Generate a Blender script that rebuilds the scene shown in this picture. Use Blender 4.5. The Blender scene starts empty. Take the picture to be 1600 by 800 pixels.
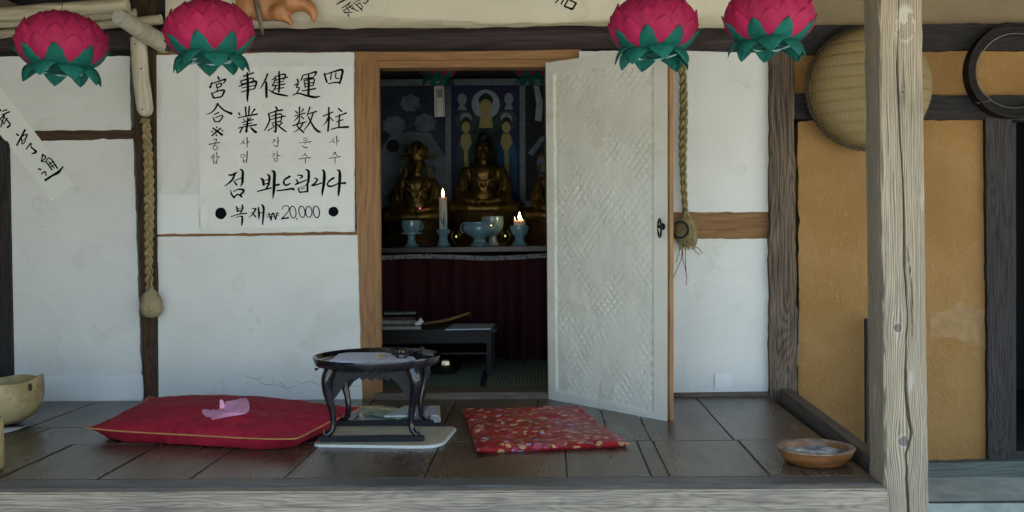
import bpy, bmesh, math, random
from math import sin, cos, pi, radians, sqrt, atan2, exp
from mathutils import Vector, Matrix, noise as mnoise

random.seed(7)
SC = bpy.context.scene
COL = SC.collection

# ------------------------------------------------------------------ camera
F = 1600.0                                   # focal length in photograph pixels (36 mm lens on a 36 mm sensor)
CAM = Vector((0.0, 0.0, 1.27))
cam_data = bpy.data.cameras.new("camera")
cam_data.lens = 36.0
cam_data.sensor_width = 36.0
cam_data.clip_start = 0.05
cam_data.clip_end = 600.0
cam = bpy.data.objects.new("camera", cam_data)
COL.objects.link(cam)
YAW, PITCH, ROLL = math.atan(55 / F), math.atan(40 / F), radians(-0.75)
ROT = Matrix.Rotation(YAW, 3, 'Z') @ Matrix.Rotation(pi / 2 - PITCH, 3, 'X') @ Matrix.Rotation(ROLL, 3, 'Z')
cam.matrix_world = Matrix.Translation(CAM) @ ROT.to_4x4()
SC.camera = cam

# ------------------------------------------------------------------ world, sun, exposure
SUN_EL, SUN_AZ = 58.0, 28.0                  # high behind the house: the porch lies in open shade
world = bpy.data.worlds.new("World")
SC.world = world
world.use_nodes = True
wn = world.node_tree
for n in list(wn.nodes):
    wn.nodes.remove(n)
wo = wn.nodes.new("ShaderNodeOutputWorld")
wb = wn.nodes.new("ShaderNodeBackground")
ws = wn.nodes.new("ShaderNodeTexSky")
ws.sky_type = 'NISHITA'
ws.sun_disc = False
ws.sun_elevation = radians(SUN_EL)
ws.sun_rotation = radians(SUN_AZ)
ws.air_density = 1.0
ws.dust_density = 4.0
ws.ozone_density = 1.0
wb.inputs[1].default_value = 0.13
wn.links.new(ws.outputs[0], wb.inputs[0])
wn.links.new(wb.outputs[0], wo.inputs[0])

sun_data = bpy.data.lights.new("sun", 'SUN')
sun_data.energy = 2.0
sun_data.angle = radians(10)
sun_data.color = (1.0, 0.97, 0.92)
sun = bpy.data.objects.new("sun", sun_data)
COL.objects.link(sun)
_d = Vector((sin(radians(SUN_AZ)) * cos(radians(SUN_EL)), cos(radians(SUN_AZ)) * cos(radians(SUN_EL)), sin(radians(SUN_EL))))
sun.rotation_euler = _d.to_track_quat('Z', 'Y').to_euler()
sun.location = (3, 12, 14)

vs = SC.view_settings
vs.view_transform = 'Standard'
vs.look = 'None'
vs.gamma = 1.0
vs.use_curve_mapping = False
vs.exposure = 3.08
vs.use_white_balance = True
vs.white_balance_temperature = 6350
vs.white_balance_tint = 4
SC.cycles.max_bounces = 8
SC.cycles.diffuse_bounces = 5
SC.cycles.glossy_bounces = 4
SC.cycles.sample_clamp_indirect = 4.0
SC.cycles.use_denoising = True

# ------------------------------------------------------------------ from the photograph's pixels to places
def ray(u, v):
    return ROT @ Vector(((u - 800) / F, -(v - 400) / F, -1.0))

def at(u, v, Y):
    d = ray(u, v)
    return CAM + d * ((Y - CAM.y) / d.y)

def fl(u, v, z=0.5):
    d = ray(u, v)
    return CAM + d * ((z - CAM.z) / d.z)

YW = 4.70                                    # plane of the house wall
DECK = 0.50                                  # top of the porch floor

# ------------------------------------------------------------------ shader helper
class S:
    def __init__(s, b, k): s.b, s.k = b, k
    def _m(s, op, *a): return s.b.m(op, s, *a)
    def __add__(s, o): return s._m('ADD', o)
    __radd__ = __add__
    def __sub__(s, o): return s._m('SUBTRACT', o)
    def __rsub__(s, o): return s.b.m('SUBTRACT', o, s)
    def __mul__(s, o): return s._m('MULTIPLY', o)
    __rmul__ = __mul__
    def __truediv__(s, o): return s._m('DIVIDE', o)
    def __rtruediv__(s, o): return s.b.m('DIVIDE', o, s)
    def __pow__(s, o): return s._m('POWER', o)
    def sin(s): return s._m('SINE')
    def abs(s): return s._m('ABSOLUTE')
    def sqrt(s): return s._m('SQRT')
    def exp(s): return s._m('EXPONENT')
    def frac(s): return s._m('FRACT')
    def clamp(s):
        r = s._m('ADD', 0.0); r.k.node.use_clamp = True; return r
    def lt(s, o): return s._m('LESS_THAN', o)
    def gt(s, o): return s._m('GREATER_THAN', o)
    def max(s, o): return s._m('MAXIMUM', o)
    def min(s, o): return s._m('MINIMUM', o)
    def smooth(s, a, c):
        n = s.b.nt.nodes.new('ShaderNodeMapRange'); n.interpolation_type = 'SMOOTHSTEP'
        s.b.put(n.inputs[0], s); n.inputs[1].default_value = a; n.inputs[2].default_value = c
        return S(s.b, n.outputs[0])

class B:
    """One procedural material under construction."""
    def __init__(b, name, rough=0.8, metal=0.0, spec=0.5):
        b.mat = bpy.data.materials.new(name)
        b.mat.use_nodes = True
        b.nt = b.mat.node_tree
        b.bsdf = [n for n in b.nt.nodes if n.type == 'BSDF_PRINCIPLED'][0]
        b.bsdf.inputs['Roughness'].default_value = rough
        b.bsdf.inputs['Metallic'].default_value = metal
        b.bsdf.inputs['Specular IOR Level'].default_value = spec
        tc = b.nt.nodes.new('ShaderNodeTexCoord')
        sx = b.nt.nodes.new('ShaderNodeSeparateXYZ')
        b.nt.links.new(tc.outputs['Object'], sx.inputs[0])
        b.x, b.y, b.z = (S(b, sx.outputs[i]) for i in range(3))
        oi = b.nt.nodes.new('ShaderNodeObjectInfo')
        b.rand = S(b, oi.outputs['Random'])
    def put(b, inp, v):
        if isinstance(v, S): b.nt.links.new(v.k, inp)
        elif isinstance(v, (tuple, list)): inp.default_value = (*v, 1.0) if len(v) == 3 and len(inp.default_value) == 4 else v
        else: inp.default_value = v
    def m(b, op, *a):
        n = b.nt.nodes.new('ShaderNodeMath'); n.operation = op
        for i, v in enumerate(a): b.put(n.inputs[i], v)
        return S(b, n.outputs[0])
    def vec(b, x, y, z):
        n = b.nt.nodes.new('ShaderNodeCombineXYZ')
        for i, v in enumerate((x, y, z)): b.put(n.inputs[i], v)
        return S(b, n.outputs[0])
    def noise(b, v, scale=1.0, detail=2.0, rough=0.5, dist=0.0):
        n = b.nt.nodes.new('ShaderNodeTexNoise')
        b.nt.links.new(v.k, n.inputs['Vector'])
        n.inputs['Scale'].default_value = scale; n.inputs['Detail'].default_value = detail
        n.inputs['Roughness'].default_value = rough; n.inputs['Distortion'].default_value = dist
        return S(b, n.outputs[0])
    def voro(b, v, scale=1.0, out='Distance', rnd=1.0):
        n = b.nt.nodes.new('ShaderNodeTexVoronoi')
        b.nt.links.new(v.k, n.inputs['Vector'])
        n.inputs['Scale'].default_value = scale; n.inputs['Randomness'].default_value = rnd
        return S(b, n.outputs[out])
    def mix(b, f, c1, c2, mode='MIX'):
        n = b.nt.nodes.new('ShaderNodeMix'); n.data_type = 'RGBA'; n.blend_type = mode
        b.put(n.inputs[0], f); b.put(n.inputs[6], c1); b.put(n.inputs[7], c2)
        return S(b, n.outputs[2])
    def ramp(b, f, stops, const=False):
        n = b.nt.nodes.new('ShaderNodeValToRGB')
        cr = n.color_ramp
        if const: cr.interpolation = 'CONSTANT'
        while len(cr.elements) < len(stops): cr.elements.new(0.5)
        for e, (p, c) in zip(cr.elements, stops):
            e.position = p; e.color = (*c, 1)
        b.put(n.inputs[0], f)
        return S(b, n.outputs[0])
    def out(b, color, rough=None, height=None, strength=0.4, dist=0.01, **kw):
        b.put(b.bsdf.inputs['Base Color'], color)
        if rough is not None: b.put(b.bsdf.inputs['Roughness'], rough)
        if height is not None:
            n = b.nt.nodes.new('ShaderNodeBump')
            n.inputs['Strength'].default_value = strength
            n.inputs['Distance'].default_value = dist
            b.put(n.inputs['Height'], height)
            b.nt.links.new(n.outputs[0], b.bsdf.inputs['Normal'])
        for k, v in kw.items(): b.put(b.bsdf.inputs[k.replace('_', ' ')], v)
        return b.mat

def simple(name, c, rough=0.7, metal=0.0, vary=0.15, scale=30.0, bump=0.0, **kw):
    b = B(name, rough, metal)
    v = b.vec(b.x, b.y, b.z)
    n = b.noise(v, scale, 3, 0.6)
    lo = tuple(x * (1 - vary) for x in c); hi = tuple(min(1, x * (1 + vary)) for x in c)
    col = b.mix(n.smooth(0.3, 0.7), lo, hi)
    return b.out(col, height=n if bump else None, strength=bump, dist=0.004, **kw)

def wood(name, dark, light, axis='z', rough=0.75, rings=22.0, cross=6.0, fine=160.0, bump=0.35, stain=0.35,
         stain_col=None, tint=None, spec=0.4, coat=0.0, rspread=0.0, lev=(0.25, 0.75), rw=0.14):
    """Plain-sawn grain: contour lines of a noise stretched along the board."""
    b = B(name, rough, 0.0, spec)
    o = b.rand * 37.0
    L, A, C = {'x': (b.x, b.z, b.y), 'y': (b.y, b.x, b.z), 'z': (b.z, b.x, b.y)}[axis]
    base = b.vec(A * cross + o, C * cross + o * 0.7, L * (cross * 0.13) + o)
    field = b.noise(base, 1.0, 2.0, 0.45)
    ring = ((field * rings * 8.5).sin() * 0.498 + 0.502) ** 0.6
    fib = b.noise(b.vec(A * fine, C * fine, L * 5.0 + o), 1.0, 3.0, 0.6)
    blot = b.noise(b.vec(A * 7.0 + o, C * 7.0, L * 1.6 + o), 1.0, 4.0, 0.6)
    g = ring * rw + fib * (1.0 - rw)
    col = b.mix(g.smooth(*lev), dark, light)
    col = b.mix(blot.smooth(0.42, 0.75) * stain, col, stain_col or tuple(x * 0.45 for x in dark))
    if tint: col = b.mix((b.rand * 1.0), col, tint, 'MULTIPLY')
    kw = {}
    if coat: kw['Coat_Weight'] = coat
    rg = None
    if rspread: rg = blot * rspread + (rough - rspread * 0.5)
    return b.out(col, rg, ring * 0.4 + fib, bump, 0.004, **kw)

# ------------------------------------------------------------------ mesh helpers
class MB:
    def __init__(s): s.v, s.f = [], []
    def add(s, vs_, fs_):
        o = len(s.v); s.v += [Vector(p) for p in vs_]; s.f += [tuple(i + o for i in f) for f in fs_]; return s
    def box(s, a, b):
        x0, y0, z0 = (min(a[i], b[i]) for i in range(3)); x1, y1, z1 = (max(a[i], b[i]) for i in range(3))
        return s.add([(x0, y0, z0), (x1, y0, z0), (x1, y1, z0), (x0, y1, z0), (x0, y0, z1), (x1, y0, z1), (x1, y1, z1), (x0, y1, z1)],
                     [(3, 2, 1, 0), (4, 5, 6, 7), (0, 1, 5, 4), (1, 2, 6, 5), (2, 3, 7, 6), (3, 0, 4, 7)])
    def prism(s, front, off):
        """Polygon (list of 3-D points) pushed along off."""
        n = len(front); off = Vector(off)
        pts = [Vector(p) for p in front] + [Vector(p) + off for p in front]
        fs = [tuple(range(n)), tuple(range(2 * n - 1, n - 1, -1))]
        fs += [(i, i + n, (i + 1) % n + n, (i + 1) % n) for i in range(n)]
        return s.add(pts, fs)
    def tube(s, path, rad, seg=8, caps=True, squash=None):
        path = [Vector(p) for p in path]; n = len(path)
        if not isinstance(rad, (list, tuple)): rad = [rad] * n
        up = None; rings = []
        for i, p in enumerate(path):
            t = (path[min(i + 1, n - 1)] - path[max(i - 1, 0)])
            t = t.normalized() if t.length > 1e-9 else Vector((0, 0, 1))
            if up is None:
                up = Vector((0, -1, 0)) if abs(t.y) < 0.9 else Vector((1, 0, 0))
            a = (up - t * up.dot(t)); a = a.normalized() if a.length > 1e-6 else t.orthogonal().normalized()
            up = a; c = t.cross(a)
            k = squash or 1.0
            rings.append([p + (a * cos(2 * pi * j / seg) * k + c * sin(2 * pi * j / seg)) * rad[i] for j in range(seg)])
        vs_ = [q for r in rings for q in r]; fs = []
        for i in range(n - 1):
            for j in range(seg):
                fs.append((i * seg + j, i * seg + (j + 1) % seg, (i + 1) * seg + (j + 1) % seg, (i + 1) * seg + j))
        if caps:
            fs.append(tuple(range(seg - 1, -1, -1))); fs.append(tuple((n - 1) * seg + j for j in range(seg)))
        return s.add(vs_, fs)
    def loop(s, path, rad, seg=8):
        """Closed tube."""
        path = [Vector(p) for p in path]; n = len(path)
        if not isinstance(rad, (list, tuple)): rad = [rad] * n
        nrm = Vector((0, 0, 0))
        c0 = sum(path, Vector()) / n
        for i in range(n): nrm += (path[i] - c0).cross(path[(i + 1) % n] - c0)
        nrm.normalize(); rings = []
        for i, p in enumerate(path):
            t = (path[(i + 1) % n] - path[i - 1]).normalized()
            a = nrm; c = t.cross(a).normalized()
            rings.append([p + (a * cos(2 * pi * j / seg) + c * sin(2 * pi * j / seg)) * rad[i] for j in range(seg)])
        fs = []
        for i in range(n):
            for j in range(seg):
                fs.append((i * seg + j, i * seg + (j + 1) % seg, ((i + 1) % n) * seg + (j + 1) % seg, ((i + 1) % n) * seg + j))
        return s.add([q for r in rings for q in r], fs)
    def lathe(s, prof, c=(0, 0, 0), seg=32, fx=1.0, fy=1.0, axis='z', wob=None):
        c = Vector(c); n = len(prof); vs_ = []
        for i, (r, h) in enumerate(prof):
            for j in range(seg):
                a = 2 * pi * j / seg
                k = wob(a, i) if wob else 1.0
                p = Vector((r * cos(a) * fx * k, r * sin(a) * fy * k, h))
                if axis == 'y': p = Vector((p.x, h, p.y))
                vs_.append(c + p)
        fs = []
        for i in range(n - 1):
            for j in range(seg):
                fs.append((i * seg + j, i * seg + (j + 1) % seg, (i + 1) * seg + (j + 1) % seg, (i + 1) * seg + j))
        closed = prof[0] == prof[-1]
        if prof[0][0] > 1e-6 and not closed: fs.append(tuple(range(seg - 1, -1, -1)))
        if prof[-1][0] > 1e-6 and not closed: fs.append(tuple((n - 1) * seg + j for j in range(seg)))
        return s.add(vs_, fs)
    def grid(s, fn, nu, nv):
        vs_ = [fn(i / nu, j / nv) for j in range(nv + 1) for i in range(nu + 1)]
        fs = [(j * (nu + 1) + i, j * (nu + 1) + i + 1, (j + 1) * (nu + 1) + i + 1, (j + 1) * (nu + 1) + i) for j in range(nv) for i in range(nu)]
        return s.add(vs_, fs)
    def ball(s, c, r, seg=16, rings=10):
        c = Vector(c); r = r if isinstance(r, (tuple, list)) else (r, r, r)
        bm = bmesh.new(); bmesh.ops.create_uvsphere(bm, u_segments=seg, v_segments=rings, radius=1)
        bm.verts.index_update()
        s.add([(c.x + v.co.x * r[0], c.y + v.co.y * r[1], c.z + v.co.z * r[2]) for v in bm.verts], [tuple(v.index for v in f.verts) for f in bm.faces])
        bm.free(); return s

def base_of(o):
    p = Vector((0, 0, 0))
    while o is not None:
        p += o.location; o = o.parent
    return p

def build(mb, name, mat, parent=None, origin=None, smooth=False, bevel=0.0, seg=2, fix=True, sub=0):
    if parent is not None: org = base_of(parent); loc = Vector((0, 0, 0))
    else:
        if origin is None:
            xs = [p.x for p in mb.v]; ys = [p.y for p in mb.v]; zs = [p.z for p in mb.v]
            origin = ((min(xs) + max(xs)) / 2, (min(ys) + max(ys)) / 2, min(zs))
        org = Vector(origin); loc = org
    me = bpy.data.meshes.new(name)
    me.from_pydata([tuple(p - org) for p in mb.v], [], mb.f)
    bm = bmesh.new(); bm.from_mesh(me)
    if fix:
        bmesh.ops.remove_doubles(bm, verts=bm.verts, dist=1e-6)
        bmesh.ops.recalc_face_normals(bm, faces=bm.faces)
    if bevel:
        ed = [e for e in bm.edges if len(e.link_faces) == 2 and e.calc_face_angle(0) > radians(35)]
        bmesh.ops.bevel(bm, geom=ed, offset=bevel, segments=seg, affect='EDGES', clamp_overlap=True)
    for f in bm.faces: f.smooth = smooth or bool(bevel)
    bm.to_mesh(me); bm.free()
    if smooth or bevel:
        try: me.set_sharp_from_angle(angle=radians(42))
        except Exception: pass
    me.materials.append(mat)
    o = bpy.data.objects.new(name, me)
    COL.objects.link(o)
    o.parent = parent
    o.location = loc
    if sub:
        m_ = o.modifiers.new('subdiv', 'SUBSURF'); m_.levels = sub; m_.render_levels = sub
    return o

def tag(o, label=None, cat=None, group=None, kind=None):
    if label: o['label'] = label
    if cat: o['category'] = cat
    if group: o['group'] = group
    if kind: o['kind'] = kind
    return o

def thing(name, label, cat, loc, group=None):
    o = bpy.data.objects.new(name, None)
    o.empty_display_size = 0.05
    COL.objects.link(o)
    o.location = loc
    return tag(o, label, cat, group)

def copy_tree(o, parent=None):
    c = o.copy(); COL.objects.link(c)
    if parent is not None: c.parent = parent
    for ch in list(o.children): copy_tree(ch, c)
    return c

def rag_poly(pts, amt, step=9.0, seed=0):
    """Pixel polygon with hand-made, slightly ragged edges."""
    rnd = random.Random(seed); out = []
    n = len(pts)
    for i in range(n):
        a, b = pts[i], pts[(i + 1) % n]
        d = math.hypot(b[0] - a[0], b[1] - a[1]); k = max(1, int(d / step))
        nx, ny = -(b[1] - a[1]) / d, (b[0] - a[0]) / d
        for j in range(k):
            t = j / k
            w = 0 if j == 0 else (rnd.gauss(0, 0.5) + mnoise.noise((a[0] + t * d * 0.03, seed, i * 7.1)) * 1.6) * amt
            out.append((a[0] + (b[0] - a[0]) * t + nx * w, a[1] + (b[1] - a[1]) * t + ny * w))
    return out

def quad(name, pts, Y, thick, mat, parent, rag=0.0, bevel=0.003, seed=0, step=9.0, origin=None):
    p = rag_poly(pts, rag, step, seed) if rag else pts
    mb = MB().prism([at(u, v, Y) for u, v in p], (0, thick, 0))
    return build(mb, name, mat, parent, origin, bevel=0 if rag else bevel)

def catmull(P, n=6):
    out = []
    for i in range(len(P) - 1):
        p0, p1, p2, p3 = P[max(i - 1, 0)], P[i], P[i + 1], P[min(i + 2, len(P) - 1)]
        for j in range(n):
            t = j / n
            out.append(tuple(0.5 * ((2 * b) + (-a + c) * t + (2 * a - 5 * b + 4 * c - d) * t * t + (-a + 3 * b - 3 * c + d) * t ** 3) for a, b, c, d in zip(p0, p1, p2, p3)))
    out.append(tuple(P[-1]))
    return out

def blob_mesh(prims, voxel, smooth_it=2):
    """Union of ellipsoids and limbs as one continuous skin (voxel remesh)."""
    mb = MB()
    for p in prims:
        if p[0] == 'b': mb.ball(p[1], p[2], 18, 12)
        else:
            mb.tube(p[1], p[2], 12)
            for q, r in ((p[1][0], p[2][0]), (p[1][-1], p[2][-1])): mb.ball(q, r, 12, 8)
    me = bpy.data.meshes.new('blob')
    me.from_pydata([tuple(v) for v in mb.v], [], mb.f)
    o = bpy.data.objects.new('blob', me); COL.objects.link(o)
    r = o.modifiers.new('r', 'REMESH'); r.mode = 'VOXEL'; r.voxel_size = voxel; r.use_smooth_shade = True
    s = o.modifiers.new('s', 'SMOOTH'); s.iterations = smooth_it; s.factor = 0.5
    bpy.context.view_layer.update()
    dg = bpy.context.evaluated_depsgraph_get()
    ev = o.evaluated_get(dg)
    m2 = ev.to_mesh()
    out = MB(); out.add([v.co.copy() for v in m2.vertices], [tuple(p.vertices) for p in m2.polygons])
    ev.to_mesh_clear()
    bpy.data.objects.remove(o); bpy.data.meshes.remove(me)
    return out
# ------------------------------------------------------------------ materials
def plaster(name, base, dirt, rough=0.9, amt=0.5, bump=0.25, wr=0.35, sc=1.0):
    b = B(name, rough, 0.0, 0.25)
    v = b.vec(b.x, b.y, b.z)
    n1 = b.noise(v, 3.2 * sc, 5, 0.6)
    n2 = b.noise(b.vec(b.x * 5.0, b.y * 5.0, b.z * 28.0), 1.0, 4, 0.6, 0.4)      # faint horizontal creases of the paper
    n3 = b.noise(v, 60.0 * sc, 3, 0.6)
    sp = b.voro(b.vec(b.x + n1 * 0.05, b.y, b.z), 13.0)
    spots = (1.0 - sp.smooth(0.03, 0.07)) * b.noise(v, 9.0, 1).gt(0.57)
    f = (n1.smooth(0.40, 0.70) * 0.6 + n2.smooth(0.55, 0.8) * 0.4) * amt
    col = b.mix(f, base, dirt)
    n4 = b.noise(b.vec(b.x + b.rand * 9.0, b.y, b.z), 2.1, 3, 0.55, 0.8)                     # old water marks with a brownish outline
    edge = (1.0 - ((n4 - 0.60).abs() * 60.0).smooth(0.2, 1.0)) * b.noise(v, 7.0, 2).smooth(0.45, 0.6)
    col = b.mix(n4.smooth(0.585, 0.615) * 0.30 * amt + edge * 0.45 * amt, col, (dirt[0] * 0.92, dirt[1] * 0.86, dirt[2] * 0.72))
    streak = b.noise(b.vec(b.x * 26.0 + b.rand * 5.0, b.y, b.z * 1.5), 1.0, 3, 0.6)
    col = b.mix(streak.smooth(0.60, 0.85) * 0.4 * amt, col, dirt)
    col = b.mix(spots * 0.45, col, tuple(c * 0.35 for c in dirt))
    return b.out(col, height=n2 * wr + n3 * 0.25 + n1 * 0.5, strength=bump, dist=0.012)

M = {}
M['plaster'] = plaster('white_paper_plaster', (0.68, 0.67, 0.62), (0.46, 0.455, 0.395), amt=0.32, bump=0.45)
M['paper'] = plaster('sign_paper', (0.74, 0.73, 0.68), (0.60, 0.59, 0.53), amt=0.4, bump=0.25)
M['strip_paper'] = plaster('strip_paper', (0.74, 0.74, 0.67), (0.60, 0.60, 0.52), amt=0.4, bump=0.12)
M['patch_paper'] = plaster('patch_paper', (0.73, 0.73, 0.69), (0.60, 0.60, 0.55), amt=0.4, bump=0.12)
M['upper'] = plaster('cream_plaster', (0.63, 0.57, 0.43), (0.47, 0.42, 0.30), bump=0.3)
M['olive'] = plaster('olive_clay', (0.20, 0.15, 0.085), (0.13, 0.10, 0.06), bump=0.5)
M['door_paper'] = plaster('door_paper', (0.74, 0.71, 0.60), (0.58, 0.55, 0.445), amt=0.6, bump=0.15)
def clay():
    b = B('ochre_clay', 0.95, 0, 0.15)
    v = b.vec(b.x, b.y, b.z)
    n1 = b.noise(v, 2.4, 5, 0.6); n2 = b.noise(v, 45.0, 4, 0.65); n3 = b.noise(v, 9.0, 3, 0.6, 1.0)
    col = b.mix(n1.smooth(0.35, 0.7), (0.265, 0.142, 0.046), (0.32, 0.182, 0.068))
    col = b.mix(n3.smooth(0.6, 0.72) * 0.35, col, (0.35, 0.225, 0.105))
    col = b.mix(n2.smooth(0.6, 0.8) * 0.25, col, (0.25, 0.14, 0.05))
    st_ = b.noise(b.vec(b.x * 150.0 + b.z * 60.0, b.y * 60.0, b.z * 28.0 - b.x * 20.0), 1.0, 2, 0.5)             # chopped straw in the clay
    col = b.mix(st_.smooth(0.66, 0.72) * 0.5, col, (0.42, 0.31, 0.16))
    lo = b.noise(b.vec(b.x * 1.5, b.y, b.z * 0.8 + 4.0), 1.0, 4, 0.6)
    col = b.mix(lo.smooth(0.48, 0.68) * 0.45, col, (0.20, 0.115, 0.045))
    return b.out(col, height=n2 + n1 * 2.0 + st_ * 0.7, strength=0.6, dist=0.009)
M['clay'] = clay()
M['patch_clay'] = simple('pale_clay_patch', (0.295, 0.178, 0.078), 0.95, vary=0.14, scale=20)
M['dark'] = wood('dark_timber', (0.030, 0.017, 0.010), (0.095, 0.055, 0.033), 'z', 0.8, bump=0.5, spec=0.15)
M['dark_h'] = wood('dark_rail_timber', (0.035, 0.020, 0.012), (0.085, 0.050, 0.030), 'x', 0.8, bump=0.4, spec=0.15)
M['black_h'] = wood('black_timber', (0.012, 0.011, 0.011), (0.035, 0.030, 0.028), 'x', 0.7, bump=0.4, spec=0.15)
M['black_z'] = wood('black_post_timber', (0.016, 0.014, 0.014), (0.055, 0.046, 0.042), 'z', 0.7, bump=0.5, spec=0.15)
M['grey_z'] = wood('old_post_timber', (0.036, 0.026, 0.019), (0.20, 0.145, 0.10), 'z', 0.8, bump=0.7, fine=110, stain=0.5, spec=0.15)
M['log'] = wood('purple_brown_log', (0.022, 0.016, 0.016), (0.062, 0.044, 0.040), 'x', 0.65, rings=8, bump=0.6, spec=0.15)
M['orange'] = wood('orange_pine', (0.19, 0.086, 0.026), (0.32, 0.162, 0.055), 'z', 0.6, rings=12, bump=0.2, stain=0.3, stain_col=(0.11, 0.05, 0.02))
M['orange_h'] = wood('orange_pine_rail', (0.19, 0.086, 0.026), (0.32, 0.162, 0.055), 'x', 0.6, rings=12, bump=0.2, stain=0.3, stain_col=(0.11, 0.05, 0.02))
M['brown_h'] = wood('brown_rail', (0.15, 0.068, 0.020), (0.27, 0.138, 0.046), 'x', 0.7, rings=10, bump=0.25)
M['sill'] = wood('worn_sill', (0.060, 0.042, 0.028), (0.17, 0.125, 0.085), 'x', 0.65, rings=14, bump=0.3)
M['deck'] = wood('dark_oiled_boards', (0.046, 0.029, 0.017), (0.165, 0.108, 0.064), 'y', 0.29, rings=26, cross=7, fine=200, bump=0.22, stain=0.45, stain_col=(0.026, 0.021, 0.017), spec=0.5, rspread=0.20, lev=(0.2, 0.85), rw=0.25, tint=(0.62, 0.60, 0.58))
M['deck_x'] = wood('dark_oiled_edge', (0.045, 0.040, 0.034), (0.14, 0.125, 0.105), 'x', 0.42, rings=20, cross=7, fine=180, bump=0.25, spec=0.5, rspread=0.2)
M['fascia'] = wood('weathered_beam', (0.13, 0.100, 0.068), (0.385, 0.312, 0.222), 'x', 0.85, rings=9, cross=19, fine=230, bump=0.7, rw=0.12, stain=0.5, stain_col=(0.10, 0.085, 0.085))
M['rail'] = wood('deck_end_rail', (0.036, 0.028, 0.021), (0.13, 0.10, 0.074), 'y', 0.6, rings=18, bump=0.3)
M['pale_log'] = wood('peeled_log', (0.36, 0.31, 0.21), (0.56, 0.51, 0.39), 'z', 0.7, rings=6, fine=90, bump=0.15, stain=0.35, stain_col=(0.20, 0.16, 0.10))
M['pale_log_x'] = wood('peeled_pole', (0.30, 0.25, 0.15), (0.55, 0.48, 0.33), 'x', 0.65, rings=6, fine=90, bump=0.2, stain=0.5, stain_col=(0.13, 0.09, 0.05))
M['roof'] = wood('roof_boards', (0.10, 0.075, 0.05), (0.22, 0.17, 0.115), 'y', 0.85, bump=0.3)
M['ground'] = None
M['ink'] = simple('black_ink', (0.006, 0.007, 0.008), 0.9, vary=0.5, scale=120, Specular_IOR_Level=0.05)
M['crack'] = simple('old_crack', (0.44, 0.44, 0.39), 0.9)
M['iron'] = simple('black_iron', (0.012, 0.012, 0.013), 0.45, 0.6, bump=0.3, scale=300)
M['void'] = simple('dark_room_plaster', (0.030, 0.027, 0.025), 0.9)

def post_material():
    """Grey weathered front post: long grain that bends round its knots."""
    b = B('weathered_front_post', 0.85, 0, 0.3)
    X, Z, Y = b.x, b.z, b.y
    knots = [(-0.020, 0.968, 0.030), (-0.004, 0.632, 0.034), (-0.002, 1.66, 0.014), (0.02, 0.35, 0.02), (-0.012, 2.05, 0.016)]
    bend = None; ring = None
    for kx, kz, r in knots:
        dx = (X - kx) * (1 / r); dz = (Z - kz) * (1 / (r * 2.6))
        e = (0.0 - (dx * dx + dz * dz) * 0.55).exp()
        t = dx * e * (-0.62 * r)
        bend = t if bend is None else bend + t
        d = ((X - kx) * (X - kx) + (Z - kz) * (Z - kz) * 0.8).sqrt() + (b.noise(b.vec(X * 60.0, 0.0, Z * 60.0), 1.0, 3, 0.6) - 0.5) * (r * 0.35)
        k = 1.0 - d.smooth(r * 0.33, r * 0.47)
        rr = (1.0 - d.smooth(r * 0.50, r * 0.66)) - k
        ring = (k, rr) if ring is None else (ring[0].max(k), ring[1].max(rr))
    wob = b.noise(b.vec(X * 9.0, Y * 9.0, Z * 1.3), 1.0, 2, 0.5)
    u = X + Y * 0.8 + bend + wob * 0.035
    lines = (u * 1250.0 + b.noise(b.vec(u * 60.0, 0.0, Z * 1.0), 1.0, 2) * 14.0).sin() * 0.5 + 0.5
    fib = b.noise(b.vec(u * 330.0, Y * 200.0, Z * 7.0), 1.0, 4, 0.65)
    blot = b.noise(b.vec(X * 9.0, Y * 9.0, Z * 2.2), 1.0, 5, 0.65)
    pale = b.noise(b.vec(X * 22.0, Y * 22.0, Z * 7.0 + 3.0), 1.0, 4, 0.6)
    g = lines * 0.28 + fib * 0.72
    col = b.mix(g.smooth(0.25, 0.70), (0.125, 0.096, 0.060), (0.425, 0.342, 0.228))
    col = b.mix(blot.smooth(0.42, 0.70) * 0.60, col, (0.20, 0.165, 0.125))
    chk = b.noise(b.vec(u * 140.0, Y * 140.0, Z * 2.2 + 5.0), 1.0, 3, 0.7)
    col = b.mix(chk.smooth(0.58, 0.66) * 0.70, col, (0.065, 0.052, 0.040))
    col = b.mix(pale.smooth(0.58, 0.72) * 0.40, col, (0.55, 0.50, 0.40))
    col = b.mix(ring[1] * 0.25, col, (0.45, 0.40, 0.33))
    col = b.mix(ring[0] * (fib * 0.5 + 0.5), col, (0.085, 0.074, 0.068))
    # the weathered patch of bare and stained wood near the top
    pt = b.noise(b.vec(X * 24.0, 0.0, Z * 14.0), 1.0, 3, 0.6)
    e2 = ((X - 0.006) * (X - 0.006) * 900.0 + (Z - 1.86) * (Z - 1.86) * 240.0)
    msk = (1.0 - e2.smooth(0.4, 1.0)) * pt.gt(0.5)
    col = b.mix(msk * 0.7, col, (0.50, 0.45, 0.35))
    return b.out(col, height=lines * 0.5 + fib - ring[0] * 0.4, strength=0.6, dist=0.004)
M['post'] = post_material()

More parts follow.
